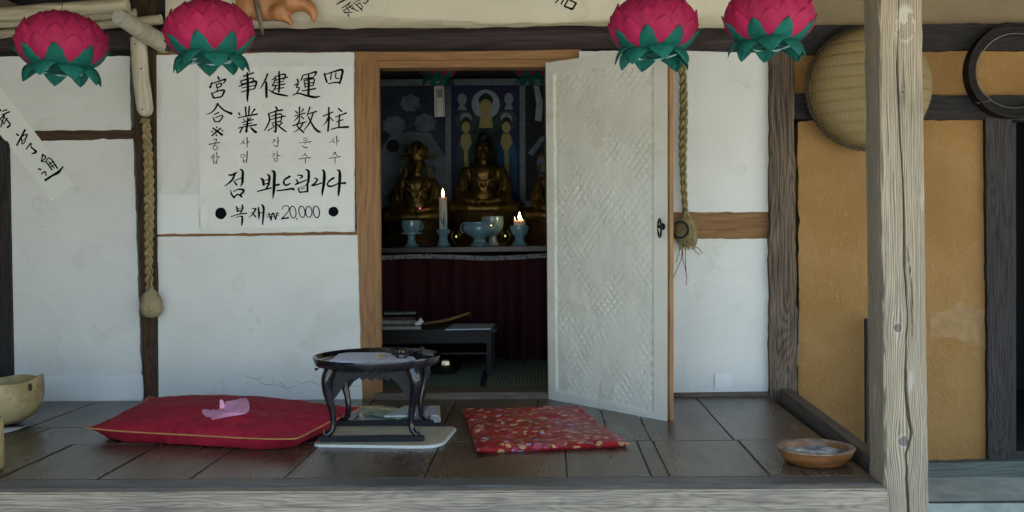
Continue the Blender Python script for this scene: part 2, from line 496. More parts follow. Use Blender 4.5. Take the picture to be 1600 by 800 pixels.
# ------------------------------------------------------------------ ground and stone
def ground_mat():
    b = B('packed_earth', 0.95, 0, 0.2)
    v = b.vec(b.x, b.y, b.z)
    n = b.noise(v, 0.8, 6, 0.65); p = b.noise(v, 25.0, 4, 0.6)
    col = b.mix(n.smooth(0.3, 0.7), (0.34, 0.335, 0.29), (0.44, 0.43, 0.38))
    col = b.mix(p.smooth(0.5, 0.75) * 0.4, col, (0.24, 0.235, 0.20))
    return b.out(col, height=p + n, strength=0.4, dist=0.02)
M['ground'] = ground_mat()
g = MB().grid(lambda a, c: Vector((-200 + 400 * a, -200 + 400 * c, 0.012 * mnoise.noise((a * 90, c * 90, 0)))), 60, 60)
tag(build(g, 'ground', M['ground'], origin=(0, 0, 0), fix=False, smooth=True), kind='structure')

# ------------------------------------------------------------------ the house
H = thing('house', 'old farmhouse front with white papered walls, ochre clay panels and dark timber posts', 'house', (0, YW, 0))

def part(name, pts, Y, thick, mat, **k): return quad(name, pts, Y, thick, M[mat], H, **k)

# log lintel running over the whole front
path = []
for u, v in ((-120, 64), (100, 62), (255, 62), (400, 63), (560, 62), (700, 62), (830, 60), (960, 58), (1060, 60), (1140, 63), (1216, 64)):
    path.append(at(u, v, 4.68))
mb = MB().tube(catmull([tuple(p) for p in path], 5), [0.053 + 0.004 * mnoise.noise((i * 0.35, 2, 0)) for i in range(5 * (len(path) - 1) + 1)], 18)
build(mb, 'log_beam', M['log'], H, smooth=True)

# plaster above the beam, its papered lower hem curling over the log
part('upper_wall', [(258, -170), (1226, -170), (1226, 52), (258, 54)], 4.70, 0.06, 'upper')
def hem(a, c):
    u = 375 + (1215 - 375) * a
    y = 30 + 14 * c - 5 * sin(a * 9) * (1 - c) + 2.2 * mnoise.noise((a * 22, c * 2, 5)) - 4.0 * exp(-((a - 0.62) / 0.12) ** 2) * c
    p = at(u, y, 4.693 - 0.045 * c ** 1.6)
    p.y += 0.004 * mnoise.noise((a * 40, c * 2.2, 1))
    return p
build(MB().grid(hem, 170, 8), 'paper_hem', M['upper'], H, smooth=True, fix=False)
part('void_panel', [(-160, -170), (258, -170), (258, 60), (-160, 62)], 4.712, 0.05, 'black_h')  # dark panel standing in for the unlit void behind the poles
part('clay_panel', [(1226, -170), (1760, -170), (1760, 46), (1226, 48)], 4.70, 0.06, 'olive')

# left bay
part('wall_panel', [(-160, 88), (203, 88), (204, 203), (-160, 205)], 4.694, 0.05, 'plaster', rag=0.7, seed=1)
part('rail', [(-160, 205), (212, 200), (212, 222), (-160, 224)], 4.704, 0.09, 'dark_h')
part('wall_panel', [(14, 222), (208, 217), (222, 627), (22, 628)], 4.694, 0.05, 'plaster', rag=0.9, seed=2)
part('paper_hem', [(24, 588), (223, 586), (224, 624), (24, 626)], 4.690, 0.003, 'patch_paper', rag=0.8, seed=12)
part('post', [(-26, 205), (12, 222), (20, 640), (-14, 640)], 4.672, 0.14, 'black_z', bevel=0.006)
part('rail', [(-160, 222), (-26, 222), (-14, 640), (-160, 640)], 4.71, 0.05, 'dark_h')
part('sill', [(-160, 622), (212, 622), (212, 646), (-160, 648)], 4.700, 0.1, 'black_h')
# left post
part('post', [(203, -160), (239, -160), (244, 642), (225, 642), (218, 420), (209, 160)], 4.664, 0.16, 'dark', bevel=0.006)
# sign bay
part('wall_panel', [(242, 86), (400, 83), (553, 82), (554, 362), (243, 366)], 4.694, 0.05, 'plaster', rag=0.6, seed=3)
part('rail', [(240, 362), (562, 358), (562, 374), (240, 376)], 4.704, 0.09, 'brown_h')
part('rail', [(240, 74), (562, 74), (562, 88), (240, 92)], 4.704, 0.09, 'brown_h')
part('wall_panel', [(245, 370), (558, 367), (562, 500), (566, 626), (246, 628)], 4.694, 0.05, 'plaster', rag=0.6, seed=4)
part('sill', [(240, 618), (566, 618), (566, 646), (240, 648)], 4.700, 0.1, 'dark_h')
# doorway
df = tag(build(MB().prism([at(u, v, 4.702) for u, v in [(553, 76), (592, 76), (597, 640), (561, 640)]], (0, 0.035, 0)), 'door_frame', M['orange'], H, bevel=0.004))
part('lintel', [(592, 80), (908, 76), (908, 92), (592, 94)], 4.702, 0.1, 'orange_h')
part('lintel', [(592, 94), (908, 92), (908, 104), (592, 106)], 4.716, 0.1, 'orange_h')
part('door_frame', [(853, 104), (906, 104), (903, 640), (856, 640)], 4.702, 0.035, 'orange')
part('threshold', [(585, 615), (866, 613), (866, 642), (585, 644)], 4.665, 0.20, 'sill', bevel=0.006)
# bay right of the door
part('wall_panel', [(905, 80), (1060, 80), (1201, 80), (1202, 331), (905, 333)], 4.694, 0.05, 'plaster', rag=0.7, seed=5)
part('rail', [(900, 328), (1208, 328), (1208, 378), (900, 378)], 4.704, 0.09, 'brown_h')
part('wall_panel', [(905, 374), (1201, 373), (1201, 616), (905, 622)], 4.694, 0.05, 'plaster', rag=0.7, seed=6)
part('sill', [(900, 616), (1206, 612), (1206, 638), (900, 642)], 4.682, 0.1, 'sill', bevel=0.005)
part('paper_patch', [(1117, 585), (1143, 583), (1144, 604), (1117, 606)], 4.689, 0.003, 'patch_paper', rag=0.5, seed=8, step=5)
part('paper_patch', [(246, 304), (312, 304), (313, 364), (246, 366)], 4.690, 0.002, 'patch_paper', rag=0.4, seed=9)
# right post with an eaten edge
part('post', [(1203, -160), (1238, -160), (1240, 80), (1243, 300), (1246, 646), (1203, 646)], 4.655, 0.17, 'grey_z', rag=0.9, seed=21, step=12)
# ochre bay
part('beam', [(1232, 40), (1500, 37), (1760, 32), (1760, 78), (1500, 78), (1236, 86)], 4.662, 0.12, 'black_h', rag=0.8, seed=22)
part('clay_panel', [(1240, 84), (1545, 76), (1760, 74), (1760, 150), (1242, 148)], 4.70, 0.06, 'clay')
part('beam', [(1240, 146), (1500, 149), (1760, 148), (1760, 188), (1500, 187), (1240, 186)], 4.676, 0.11, 'black_h', rag=0.7, seed=23)
part('clay_panel', [(1247, 190), (1290, 188), (1541, 187), (1545, 726), (1249, 726)], 4.697, 0.06, 'clay', rag=1.3, seed=24)
part('clay_patch', [(1452, 492), (1478, 486), (1500, 470), (1520, 484), (1545, 480), (1546, 545), (1515, 540), (1495, 528), (1452, 528)], 4.6955, 0.004, 'patch_clay', rag=1.4, seed=26)
part('post', [(1540, 184), (1581, 184), (1583, 742), (1545, 742)], 4.668, 0.16, 'black_z', rag=0.6, seed=25)
M['green_sill'] = wood('mossy_sill', (0.055, 0.062, 0.050), (0.12, 0.135, 0.11), 'x', 0.8, bump=0.4)
part('sill', [(1240, 726), (1442, 724), (1760, 716), (1760, 744), (1442, 747), (1240, 748)], 4.640, 0.2, 'green_sill', rag=0.6, seed=27)

# wall cores behind the panels, with the two openings left free
def xat(u, Y=4.70): return at(u, 400, Y).x
def zat(v, Y=4.70): return at(800, v, Y).z
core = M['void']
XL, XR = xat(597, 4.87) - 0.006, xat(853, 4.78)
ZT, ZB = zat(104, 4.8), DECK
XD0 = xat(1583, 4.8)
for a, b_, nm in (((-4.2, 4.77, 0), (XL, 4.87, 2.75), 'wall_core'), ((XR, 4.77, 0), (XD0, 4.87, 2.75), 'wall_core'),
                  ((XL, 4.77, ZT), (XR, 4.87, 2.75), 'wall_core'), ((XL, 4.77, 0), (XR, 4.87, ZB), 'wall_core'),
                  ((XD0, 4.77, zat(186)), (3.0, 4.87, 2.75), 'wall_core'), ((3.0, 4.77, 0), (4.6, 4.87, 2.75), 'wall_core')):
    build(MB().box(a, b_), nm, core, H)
# shrine room and the dark room at the right
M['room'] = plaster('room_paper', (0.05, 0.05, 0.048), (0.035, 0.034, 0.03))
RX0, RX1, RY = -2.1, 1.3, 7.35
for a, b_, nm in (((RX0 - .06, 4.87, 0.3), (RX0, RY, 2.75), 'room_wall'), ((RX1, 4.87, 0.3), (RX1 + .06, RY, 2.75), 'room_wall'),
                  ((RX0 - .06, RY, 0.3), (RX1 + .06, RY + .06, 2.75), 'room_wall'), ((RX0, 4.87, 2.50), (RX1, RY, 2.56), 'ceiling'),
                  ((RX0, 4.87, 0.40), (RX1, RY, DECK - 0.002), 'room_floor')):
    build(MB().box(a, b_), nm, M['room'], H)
for a, b_, nm in (((1.40, 4.87, 0.0), (1.46, 7.0, 2.75), 'room_wall'), ((4.6, 4.87, 0), (4.66, 7.0, 2.75), 'room_wall'), ((1.4, 7.0, 0), (4.66, 7.06, 2.75), 'room_wall'),
                  ((1.46, 4.87, 0.05), (4.6, 7.0, 0.15), 'room_floor')):
    build(MB().box(a, b_), nm, core, H)
# roof with deep eaves, rafters under it
rf = build(MB().prism([(-4.8, 1.45, 2.22), (5.2, 1.45, 2.22), (5.2, 8.2, 3.35), (-4.8, 8.2, 3.35)], (0, 0, 0.12)), 'roof', M['roof'], H)
build(MB().box((-4.8, 4.75, 2.72), (5.2, 8.0, 2.78)), 'ceiling', core, H)
for i in range(22):
    x = -4.4 + i * 0.44
    build(MB().tube([(x, 1.48, 2.17), (x, 4.72, 2.71)], [0.042, 0.05], 10), 'rafter', M['pale_log_x'], H, smooth=True)

def sstep(x, a, c):
    t = min(1, max(0, (x - a) / (c - a))); return t * t * (3 - 2 * t)

# front corner post: dense front face so its long drying crack is a real groove
def crack_u(v):
    P = [(-200, 1410), (0, 1404), (100, 1402), (200, 1406), (300, 1412), (400, 1413), (500, 1418), (545, 1415), (620, 1416), (672, 1424), (705, 1416), (800, 1419), (1020, 1421)]
    for (a, ua), (c, uc) in zip(P, P[1:]):
        if a <= v <= c: return ua + (uc - ua) * (v - a) / (c - a)
    return 1415
PY = 3.05
TOPL, BOTL = at(1371, -260, PY), at(1386, 1014, PY)
TOPR, BOTR = at(1438, -260, PY), at(1455, 1014, PY)
def post_face(a, c):
    L = BOTL.lerp(TOPL, c); R_ = BOTR.lerp(TOPR, c)
    v = 1014 + (-260 - 1014) * c
    u0, u1 = 1386 - 15 * c, 1455 - 17 * c
    cu = crack_u(v) + 1.4 * mnoise.noise((0, v * 0.03, 9))
    if a < 0.35: u = u0 + (cu - 4 - u0) * a / 0.35
    elif a < 0.65: u = cu - 4 + 8 * (a - 0.35) / 0.30
    else: u = cu + 4 + (u1 - cu - 4) * (a - 0.65) / 0.35
    a = (u - u0) / (u1 - u0)
    p = L.lerp(R_, a)
    w = 0.9 + 0.9 * (0.5 + 0.5 * sin(v * 0.021)) + 1.2 * max(sstep(v, 540, 600) * sstep(-v, -690, -640), sstep(v, 715, 760))
    if v < 90: w *= 0.35
    d = abs(u - cu)
    g = max(0.0, 1 - d / w) ** 0.5
    d2 = abs(u - crack_u(v) - 8 - 5 * mnoise.noise((3, v * 0.012, 2)))
    g2 = max(0.0, 1 - d2 / 1.3) * (1 if 380 < v < 520 else 0)
    edge = max(0, 1 - min(a, 1 - a) / 0.06)
    p.y += 0.030 * g + 0.008 * g2 + 0.008 * edge ** 2 + 0.0018 * mnoise.noise((u * 0.1, v * 0.012, 4))
    p.x += 0.002 * mnoise.noise((1, v * 0.03, 1)) * edge
    return p
pmb = MB().grid(post_face, 64, 340)
nu, nv = 64, 340
bk = Vector((0, 0.135, 0))
ring = [(0, j) for j in range(nv + 1)]
left = [j * (nu + 1) for j in range(nv + 1)]; right = [j * (nu + 1) + nu for j in range(nv + 1)]
o0 = len(pmb.v)
for j in range(nv + 1): pmb.v.append(pmb.v[left[j]] + bk)
o1 = len(pmb.v)
for j in range(nv + 1): pmb.v.append(pmb.v[right[j]] + bk)
for j in range(nv):
    pmb.f.append((left[j + 1], left[j], o0 + j, o0 + j + 1))
    pmb.f.append((right[j], right[j + 1], o1 + j + 1, o1 + j))
    pmb.f.append((o0 + j + 1, o0 + j, o1 + j, o1 + j + 1))
pc = (TOPL + TOPR + BOTL + BOTR) / 4
# the post hangs from its own pivot so that its grain and knots are laid out from its centre line
piv = Vector((pc.x, pc.y, 0.0))
pme = bpy.data.meshes.new('front_post')
pme.from_pydata([tuple(p - piv) for p in pmb.v], [], pmb.f)
for p_ in pme.polygons: p_.use_smooth = True
pme.set_sharp_from_angle(angle=radians(50))
pme.materials.append(M['post'])
po = bpy.data.objects.new('front_post', pme); COL.objects.link(po); po.parent = H; po.location = piv - Vector((0, YW, 0))
tag(po, 'weathered pale grey front post with knots and a long drying crack')
build(MB().box((at(1312, 0, 3.06).x, 3.03, at(1312, 3, 3.20).z), (at(1474, 0, 3.06).x, 3.20, at(1312, -46, 3.04).z)), 'bracket', M['pale_log_x'], H, bevel=0.006)

# stone plinth at the right
def stone():
    b = B('grey_stone', 0.9, 0, 0.25)
    v = b.vec(b.x, b.y, b.z)
    n = b.noise(v, 6.0, 6, 0.65); p = b.noise(v, 70.0, 4, 0.6)
    col = b.mix(n.smooth(0.3, 0.7), (0.27, 0.285, 0.24), (0.42, 0.43, 0.365))
    col = b.mix(p.smooth(0.55, 0.75) * 0.4, col, (0.22, 0.22, 0.19))
    return b.out(col, height=p * 0.4 + n, strength=0.4, dist=0.01)
M['stone'] = stone()
def pl(a, c):
    return Vector((1.06 + 3.6 * a, 4.24 + 0.44 * c + 0.01 * mnoise.noise((a * 9, c, 0)), 0.135 + 0.006 * mnoise.noise((a * 12, c * 3, 3))))
m_ = MB().grid(pl, 70, 8)
m_.box((1.06, 4.25, 0.0), (4.66, 4.67, 0.122))
build(m_, 'stone_plinth', M['stone'], H, smooth=True, fix=False)

# hinged door leaf, swung out over the porch
HB, HT, FB, FT = at(857, 624, 4.655), at(852.5, 98, 4.655), at(1043, 670, 4.09), at(1043, 71, 4.09)
wd, ht = (FB - HB).length, (HT - HB).length
nrm = (FB - HB).cross(HT - HB).normalized()
if nrm.y > 0: nrm = -nrm
def door_front(s, t):
    p = HB.lerp(FB, s).lerp(HT.lerp(FT, s), t)
    inn = sstep(s, 0.070, 0.082) * sstep(1 - s, 0.105, 0.117) * sstep(t, 0.030, 0.036) * sstep(1 - t, 0.034, 0.040)
    a, c = s * wd, t * ht
    a_ = a + 0.012 * mnoise.noise((a * 6, c * 6, 21)); c_ = c + 0.012 * mnoise.noise((a * 6, c * 6, 31))
    d1, d2 = (a_ + c_) / 0.042, (a_ - c_) / 0.042
    k1, k2 = round(d1), round(d2)
    jit = 0.5 + 0.5 * mnoise.noise((k1 * 1.7, k2 * 2.3, 4))
    el = mnoise.noise((k1 * 0.31, k2 * 0.31, 7))
    pit = exp(-(((d1 - k1) / (0.26 + 0.12 * el)) ** 2 + ((d2 - k2) / (0.26 - 0.12 * el)) ** 2)) * (0.3 + 1.0 * jit)
    bars = 0.5 * (abs(sin(pi * d1)) + abs(sin(pi * d2)))
    pit *= max(0.15, 0.75 + 1.3 * mnoise.noise((a * 7, c * 5, 12)))
    h = -0.006 * inn + inn * (-0.0041 * pit + 0.0004 * bars + 0.0022 * mnoise.noise(((a + c) * 9, (a - c) * 4, 2)) + 0.0022 * mnoise.noise(((a + c) * 4, (a - c) * 9, 12)) + 0.0026 * mnoise.noise((a * 5, c * 4, 2)) + 0.0018 * mnoise.noise((a * 20, c * 16, 8)))
    h += (1 - inn) * 0.0012 * mnoise.noise((a * 8, c * 6, 5))
    return p + nrm * h
dm = MB().grid(door_front, 150, 300)
DT = -nrm * 0.024
dr = build(dm, 'door', M['door_paper'], H, smooth=True, fix=False)
tag(dr, 'pale papered plank door swung open to the right')
edge = MB().prism([HB + nrm * -0.013, FB + nrm * -0.013, FT + nrm * -0.013, HT + nrm * -0.013], DT)
build(edge, 'leaf_core', M['orange'], dr, bevel=0.002)
# iron pull ring with its stud
def on_door(u, v):
    d = ray(u, v); return CAM + d * ((HB - CAM).dot(nrm) / d.dot(nrm))
st = on_door(1036, 354)
fx = (FB - HB).normalized()
q = []
for i in range(28):
    a = 2 * pi * i / 28
    q.append(st + nrm * 0.020 - Vector((0, 0, 0.006)) + Vector((0, 0, 1)) * 0.036 * cos(a) + (nrm * 0.35 + fx * 0.94).normalized() * 0.036 * sin(a) + nrm * 0.014 * sin(a))
hd = build(MB().loop(q, 0.0042, 8), 'ring_pull', M['iron'], dr, smooth=True)
build(MB().tube([st + nrm * -0.004, st + nrm * 0.026], [0.009, 0.007], 10).tube([st + nrm * 0.001, st + nrm * 0.006], 0.014, 12), 'stud', M['iron'], hd, smooth=True)

# unseen wall and eave added on the left to darken the left bay
M['shade_wing'] = wood('shade_wing_boards', (0.06, 0.045, 0.03), (0.15, 0.11, 0.07), 'z', 0.85)
build(MB().box((-2.86, 0.2, 0.0), (-2.74, 4.70, 2.34)), 'added_shade_wall', M['shade_wing'], H)
build(MB().prism([(-2.38, -0.2, 2.22), (-2.38, 4.6, 2.22), (-5.2, 4.6, 3.1), (-5.2, -0.2, 3.1)], (0, 0, 0.10)), 'added_shade_roof', M['roof'], H)

# ------------------------------------------------------------------ porch floor
P = thing('porch_floor', 'raised wooden porch floor of dark oiled planks with a weathered grey front beam', 'porch', (0, 3.9, 0))
YF = fl(700, 765).y
YM = fl(1100, 688).y
YM2 = fl(100, 668).y
YB = 4.69
XE = 1.0
build(MB().box((-2.73, YF - 0.005, 0.30), (XE - 0.006, YF + 0.052, DECK - 0.003)), 'front_beam', M['fascia'], P, bevel=0.006)
build(MB().box((-2.73, YF + 0.0535, 0.36), (XE - 0.006, YF + 0.150, DECK - 0.001)), 'edge_board', M['deck_x'], P, bevel=0.003)
Y0 = YF + 0.1515
def plank(x0, x1, y0, y1, dz=0.0, gap=0.0032):
    g_ = gap / 2
    def pt(x, y): return x
    b = MB().box((x0 + g_, y0 + 0.001, DECK - 0.04), (x1 - g_, y1 - 0.001, DECK + dz))
    o = build(b, 'floor_plank', M['deck'], P, bevel=0.0025)
    return o
def seam(u, v): return fl(u, v).x
rndp = random.Random(5)
fs = [-2.73, -2.45, seam(-100, 740), seam(-5, 748), seam(154, 747), seam(297, 748), seam(441, 750), seam(660, 750), seam(886, 740), seam(1012, 730), seam(1040, 730), seam(1178, 715), XE - 0.004]
gaps = {3: 0.009, 4: 0.008}
for i, (a, c) in enumerate(zip(fs, fs[1:])):
    ym = YM2 if i < 3 else YM
    plank(a + (gaps.get(i, 0.003) - 0.003) / 2, c - (gaps.get(i + 1, 0.003) - 0.003) / 2, Y0, ym, -0.0012 * rndp.random())
bs = [-2.73, -2.45, -2.1]
bs += [seam(-5, 748) - 0.02]
b2 = [bs[-1], -1.45, -1.12, -0.80, -0.42, -0.05, 0.22, seam(1011, 675), seam(1126, 664), XE - 0.004]
for a, c in zip(bs, bs[1:]): plank(a, c, YM2 + 0.002, YB, -0.001 * rndp.random())
for a, c in zip(b2, b2[1:]): plank(a, c, YM + 0.002, YB, -0.001 * rndp.random())
build(MB().box((-2.73, Y0, 0.40), (XE - 0.004, YB, DECK - 0.05)), 'joist_bed', M['void'], P)
# rail along the right end
build(MB().prism([(XE + 0.004, 3.192, 0.38), (XE + 0.062, 3.192, 0.38), (XE + 0.062, 3.192, DECK + 0.040), (XE + 0.004, 3.192, DECK + 0.040)], (0.035, 1.45, 0)), 'end_rail', M['rail'], P, bevel=0.006)
# ------------------------------------------------------------------ brush writing
def strokes_mesh(strokes, ox, oy, k, Y, mb, rnd, circles=(), wk=1.0):
    """Brush strokes 'x,y,w x,y,w ...' in zoomed pixels; each becomes a soft-ended ribbon with its own hairline height."""
    z = 0
    for s in strokes:
        P = [tuple(float(q) for q in t.split(',')) for t in s.split()]
        if len(P) == 1: P = [P[0], (P[0][0] + P[0][2] * .35, P[0][1] + P[0][2] * .35, P[0][2] * .8)]
        C = catmull(P, 5) if len(P) > 1 else P
        n = len(C); L, R_ = [], []
        for i, (x, y, w) in enumerate(C):
            a, b_ = C[max(i - 1, 0)], C[min(i + 1, n - 1)]
            dx, dy = b_[0] - a[0], b_[1] - a[1]; d = math.hypot(dx, dy) or 1
            nx, ny = -dy / d, dx / d
            h = max(1.0, w) * 0.5 * wk * (1 + 0.10 * rnd.uniform(-1, 1))
            L.append((x + nx * h, y + ny * h)); R_.append((x - nx * h, y - ny * h))
        def cap(i, sgn):
            x, y, w = C[i]; a = C[1] if i == 0 else C[-2]
            dx, dy = x - a[0], y - a[1]; d = math.hypot(dx, dy) or 1
            ang = atan2(dy, dx); h = max(1.0, w) * 0.5 * wk
            return [(x + cos(ang + t) * h * (0.75 if abs(t) < 0.5 else 0.95), y + sin(ang + t) * h * (0.75 if abs(t) < 0.5 else 0.95)) for t in (-1.0, -0.35, 0.35, 1.0)]
        yy = Y - 0.00012 * z; z += 1
        o = len(mb.v)
        for p, q in zip(L, R_): mb.v += [at(ox + p[0] / k, oy + p[1] / k, yy), at(ox + q[0] / k, oy + q[1] / k, yy)]
        for i in range(n - 1): mb.f.append((o + 2 * i, o + 2 * i + 1, o + 2 * i + 3, o + 2 * i + 2))
        for i, e in ((0, 0), (n - 1, 1)):
            c = cap(i, e); oc = len(mb.v)
            mb.v += [at(ox + p[0] / k, oy + p[1] / k, yy) for p in c]
            l, r = o + 2 * i, o + 2 * i + 1
            mb.f.append((l, oc, oc + 1, oc + 2, oc + 3, r) if e == 0 else (r, oc, oc + 1, oc + 2, oc + 3, l))
    for cx, cy, rx, ry, w, tilt in circles:
        yy = Y - 0.00012 * z; z += 1; o = len(mb.v); n = 26
        for i in range(n):
            a = 2 * pi * i / n
            for r_ in ((1, -1) if w else (1, 0)):
                px_ = cos(a) * (rx + r_ * w / 2 if w else rx * r_); py_ = sin(a) * (ry + r_ * w / 2 if w else ry * r_)
                if not w and r_: j = 1 + 0.03 * sin(a * 5 + 1); px_ *= j; py_ *= j
                x = cx + px_ - py_ * tilt; y = cy + py_
                mb.v.append(at(ox + x / k, oy + y / k, yy))
        for i in range(n):
            j = (i + 1) % n
            mb.f.append((o + 2 * i, o + 2 * j, o + 2 * j + 1, o + 2 * i + 1))

def characters(parent, Y, ox, oy, k, glyphs, wk=1.0, seed=3):
    rnd = random.Random(seed)
    for gname, st_, ci in glyphs:
        mb = MB(); strokes_mesh(st_, ox, oy, k, Y, mb, rnd, ci, wk)
        o = build(mb, gname, M['ink'], parent, fix=False)

# the painted notice on the white wall
SIGN_Y = 4.6885
sign = quad('paper_sign', [(311, 108), (430, 104), (551, 103), (552, 352), (430, 356), (312, 357)], 4.690, 0.003, M['paper'], None, rag=0.35, seed=31)
tag(sign, 'white paper notice with black brush writing and the price 20.000 on the wall', 'sign')
CY = SIGN_Y - 0.0012
def G(s): return [t.strip() for t in s.split(';') if t.strip()]
characters(sign, CY, 310, 100, 800 / 120, [
    ('character', G('203,132,14 216,158,18;140,192,12 122,245,20;135,208,11 212,180,12 282,160,18 266,195,12 258,204,5;186,212,11 192,246,12;190,212,9 240,203,12 232,238,11;192,243,9 234,236,10;204,250,8 190,292,9;136,300,12 158,352,18;150,304,9 212,280,11 270,275,17 244,338,14;164,355,12 236,342,14'), []),
    ('character', G('202,410,16 172,470,14 130,508,11 78,528,5;206,424,14 262,478,16 345,518,22;166,526,9 212,505,12;152,555,10 170,596,15;178,560,9 244,536,12 250,556,13 216,602,14;172,600,11 216,602,11'), []),
    ('character', G('152,668,13 248,738,20;234,668,13 142,746,13;188,654,11 193,664,13;138,700,11 146,706,13;246,690,11 252,698,13;184,738,11 190,746,13'), []),
    ('character', G('468,128,12 575,92,14;440,178,12 452,212,12;444,176,10 566,148,14 562,200,10;452,208,9 560,188,9;424,232,12 500,205,12 592,180,18 602,205,18 582,262,13;452,250,8 590,222,9;446,292,9 586,256,11;510,92,16 516,250,24 512,330,22 510,392,8'), []),
    ('character', G('490,448,15 496,532,13;530,442,13 524,525,13;418,508,13 432,530,13;588,470,16 552,516,9;414,560,9 500,542,12 612,522,16;470,572,9 480,590,9;545,560,10 520,588,9;456,610,9 570,578,12;470,636,8 556,612,10;418,668,10 500,650,11 604,632,14;515,560,13 508,640,18 498,708,20;456,668,12 432,716,13;545,660,11 572,690,20 602,712,22'), []),
], wk=1.22, seed=1)
characters(sign, CY, 400, 100, 1067 / 160, [
    ('character', G('120,104,16 92,178,15 46,256,7;108,190,20 108,262,22 110,346,20;166,164,9 208,150,11 168,228,11;168,228,9 208,226,12 166,300,9;132,268,9 198,306,15 270,322,18 334,334,10;195,136,10 262,112,12 306,112,16 288,166,10;190,174,9 330,136,13;208,168,9 290,150,9;205,196,9 288,182,9;198,228,10 302,208,12;200,262,9 290,246,11;240,78,15 244,190,20 238,292,16'), []),
    ('character', G('428,158,14 444,190,15;396,222,9 438,204,13 420,240,10;418,244,8 452,250,12 428,296,12;384,326,9 440,306,14 530,330,18 615,346,20 672,334,6;490,116,11 470,170,13;490,116,9 560,100,12 628,82,18 608,126,9;494,158,9 604,138,11;500,174,10 514,242,12;504,174,9 604,156,14 592,226,11;510,208,9 594,192,9;512,240,9 594,222,9;480,280,9 620,256,15;548,104,15 550,220,20 546,334,20'), []),
    ('character', G('712,98,16 726,150,16 740,190,15;728,108,10 810,80,13 898,62,22 892,130,20 872,204,16;786,98,11 776,162,11;834,92,11 830,142,11 862,152,9;756,204,10 820,194,12 872,192,14'), []),
    ('character', G('206,446,14 222,476,16;126,520,10 200,494,12 278,478,15;130,520,14 142,580,14 120,640,12 88,694,8;160,546,9 262,522,13 258,604,10;150,580,9 220,562,10 304,542,13;168,616,9 256,596,10;206,486,14 206,600,18 206,704,17 184,692,6;170,628,9 186,646,11;124,694,11 190,652,7;270,612,15 240,644,9;222,630,12 262,668,16 318,706,10'), []),
    ('character', G('456,446,13 452,520,13 452,606,10;404,540,9 512,512,12;410,490,10 434,512,12;496,466,12 474,502,9;440,548,12 400,596,6;468,544,10 496,572,12;448,596,12 430,646,12 498,714,16;494,606,13 460,664,12 394,712,5;384,644,12 450,622,11 524,602,11;562,448,13 532,540,10;540,522,9 632,494,13;596,512,12 560,610,13 500,690,7;545,552,12 592,640,15 630,688,22 668,710,16'), []),
    ('character', G('698,544,10 802,500,13;758,452,15 760,560,19 750,700,16;752,560,13 728,610,10 696,642,5;776,560,11 804,592,12;858,462,14 892,494,14;828,552,9 880,534,10 940,510,16;872,528,13 866,600,14 864,660,14;836,604,9 906,580,12;780,682,9 850,664,13 962,656,20'), []),
], wk=1.22, seed=2)
characters(sign, CY, 310, 200, 1600 / 140, [
    ('character', G('258,216,10 326,200,18 286,300,12;190,294,18 285,274,14 386,260,17;292,268,10 286,306,11'), [(300, 350, 40, 38, 14, 0)]),
    ('character', G('252,480,11 290,468,12;232,514,10 294,494,12;324,430,13 338,535,17;342,528,9 388,512,14;268,575,13 276,636,13;330,556,14 326,632,14;275,606,8 326,600,8;276,634,8 326,630,8'), [(262, 534, 26, 22, 11, 0)]),
    ('character', G('818,204,11 798,246,11 746,292,5;800,252,8 830,284,15;868,168,17 870,260,15 868,352,7;870,258,10 912,248,12'), []),
    ('character', G('872,418,17 868,520,16 856,616,12;822,492,7 866,484,7;798,552,12 806,614,15;806,582,7 862,572,7;806,614,8 856,608,8'), [(788, 500, 32, 28, 9, 0)]),
    ('character', G('1320,216,9 1374,204,12 1348,240,10 1304,278,5;1414,158,14 1424,230,17 1416,300,12;1364,240,7 1416,236,7;1344,300,9 1366,322,11 1412,326,22'), []),
    ('character', G('1318,470,9 1366,460,12 1320,532,6;1404,418,13 1412,512,16;1412,502,9 1462,488,14'), [(1388, 566, 32, 30, 12, 0)]),
], wk=1.05, seed=3)
characters(sign, CY, 410, 200, 1600 / 150, [
    ('character', G('608,250,7 710,238,11 812,230,17;716,240,9 712,272,9;668,290,9 688,318,13 746,326,17'), [(717, 187, 29, 25, 9, 0)]),
    ('character', G('718,418,13 702,445,11 658,478,5;714,446,9 748,468,15;614,516,15 700,502,12 798,494,17;716,506,13 716,550,12 714,598,6'), []),
    ('character', G('1188,168,11 1166,210,10 1106,248,5;1166,216,9 1202,248,14;1236,134,16 1240,220,13 1238,292,6;1240,216,10 1278,212,12'), []),
    ('character', G('1186,420,8 1222,402,14 1196,436,10 1156,462,5;1208,430,9 1248,456,14;1114,506,13 1200,492,12 1294,478,18;1210,494,12 1212,550,11 1212,598,6'), []),
], wk=1.05, seed=4)
characters(sign, CY, 340, 260, 1600 / 120, [
    ('character', G('230,178,24 300,178,36 392,130,34;356,168,36 312,270,42 230,350,30 146,410,14;338,306,26 400,388,34;368,292,18 490,244,18;474,62,26 524,104,46 520,240,52 516,340,44 474,420,10;268,495,14 296,590,34 350,652,36;328,526,14 440,476,28 536,490,44 536,530,40 470,596,36;340,640,34 420,584,32 506,634,36'), []),
    ('character', G('890,246,18 944,286,54 958,388,46;1030,168,18 1080,212,48 1064,370,40;960,296,14 1054,270,14;958,372,28 1066,352,26;1070,366,38 1010,472,34;828,522,22 960,488,28 1120,446,28;1126,90,22 1182,130,56 1180,300,58 1172,500,52 1150,664,14;1186,396,32 1284,378,42'), []),
    ('character', G('1506,208,44 1404,268,36;1396,276,28 1378,336,38 1420,392,38 1514,356,28;1236,508,28 1400,488,34 1560,464,44 1586,490,40'), []),
], wk=1.10, seed=5)
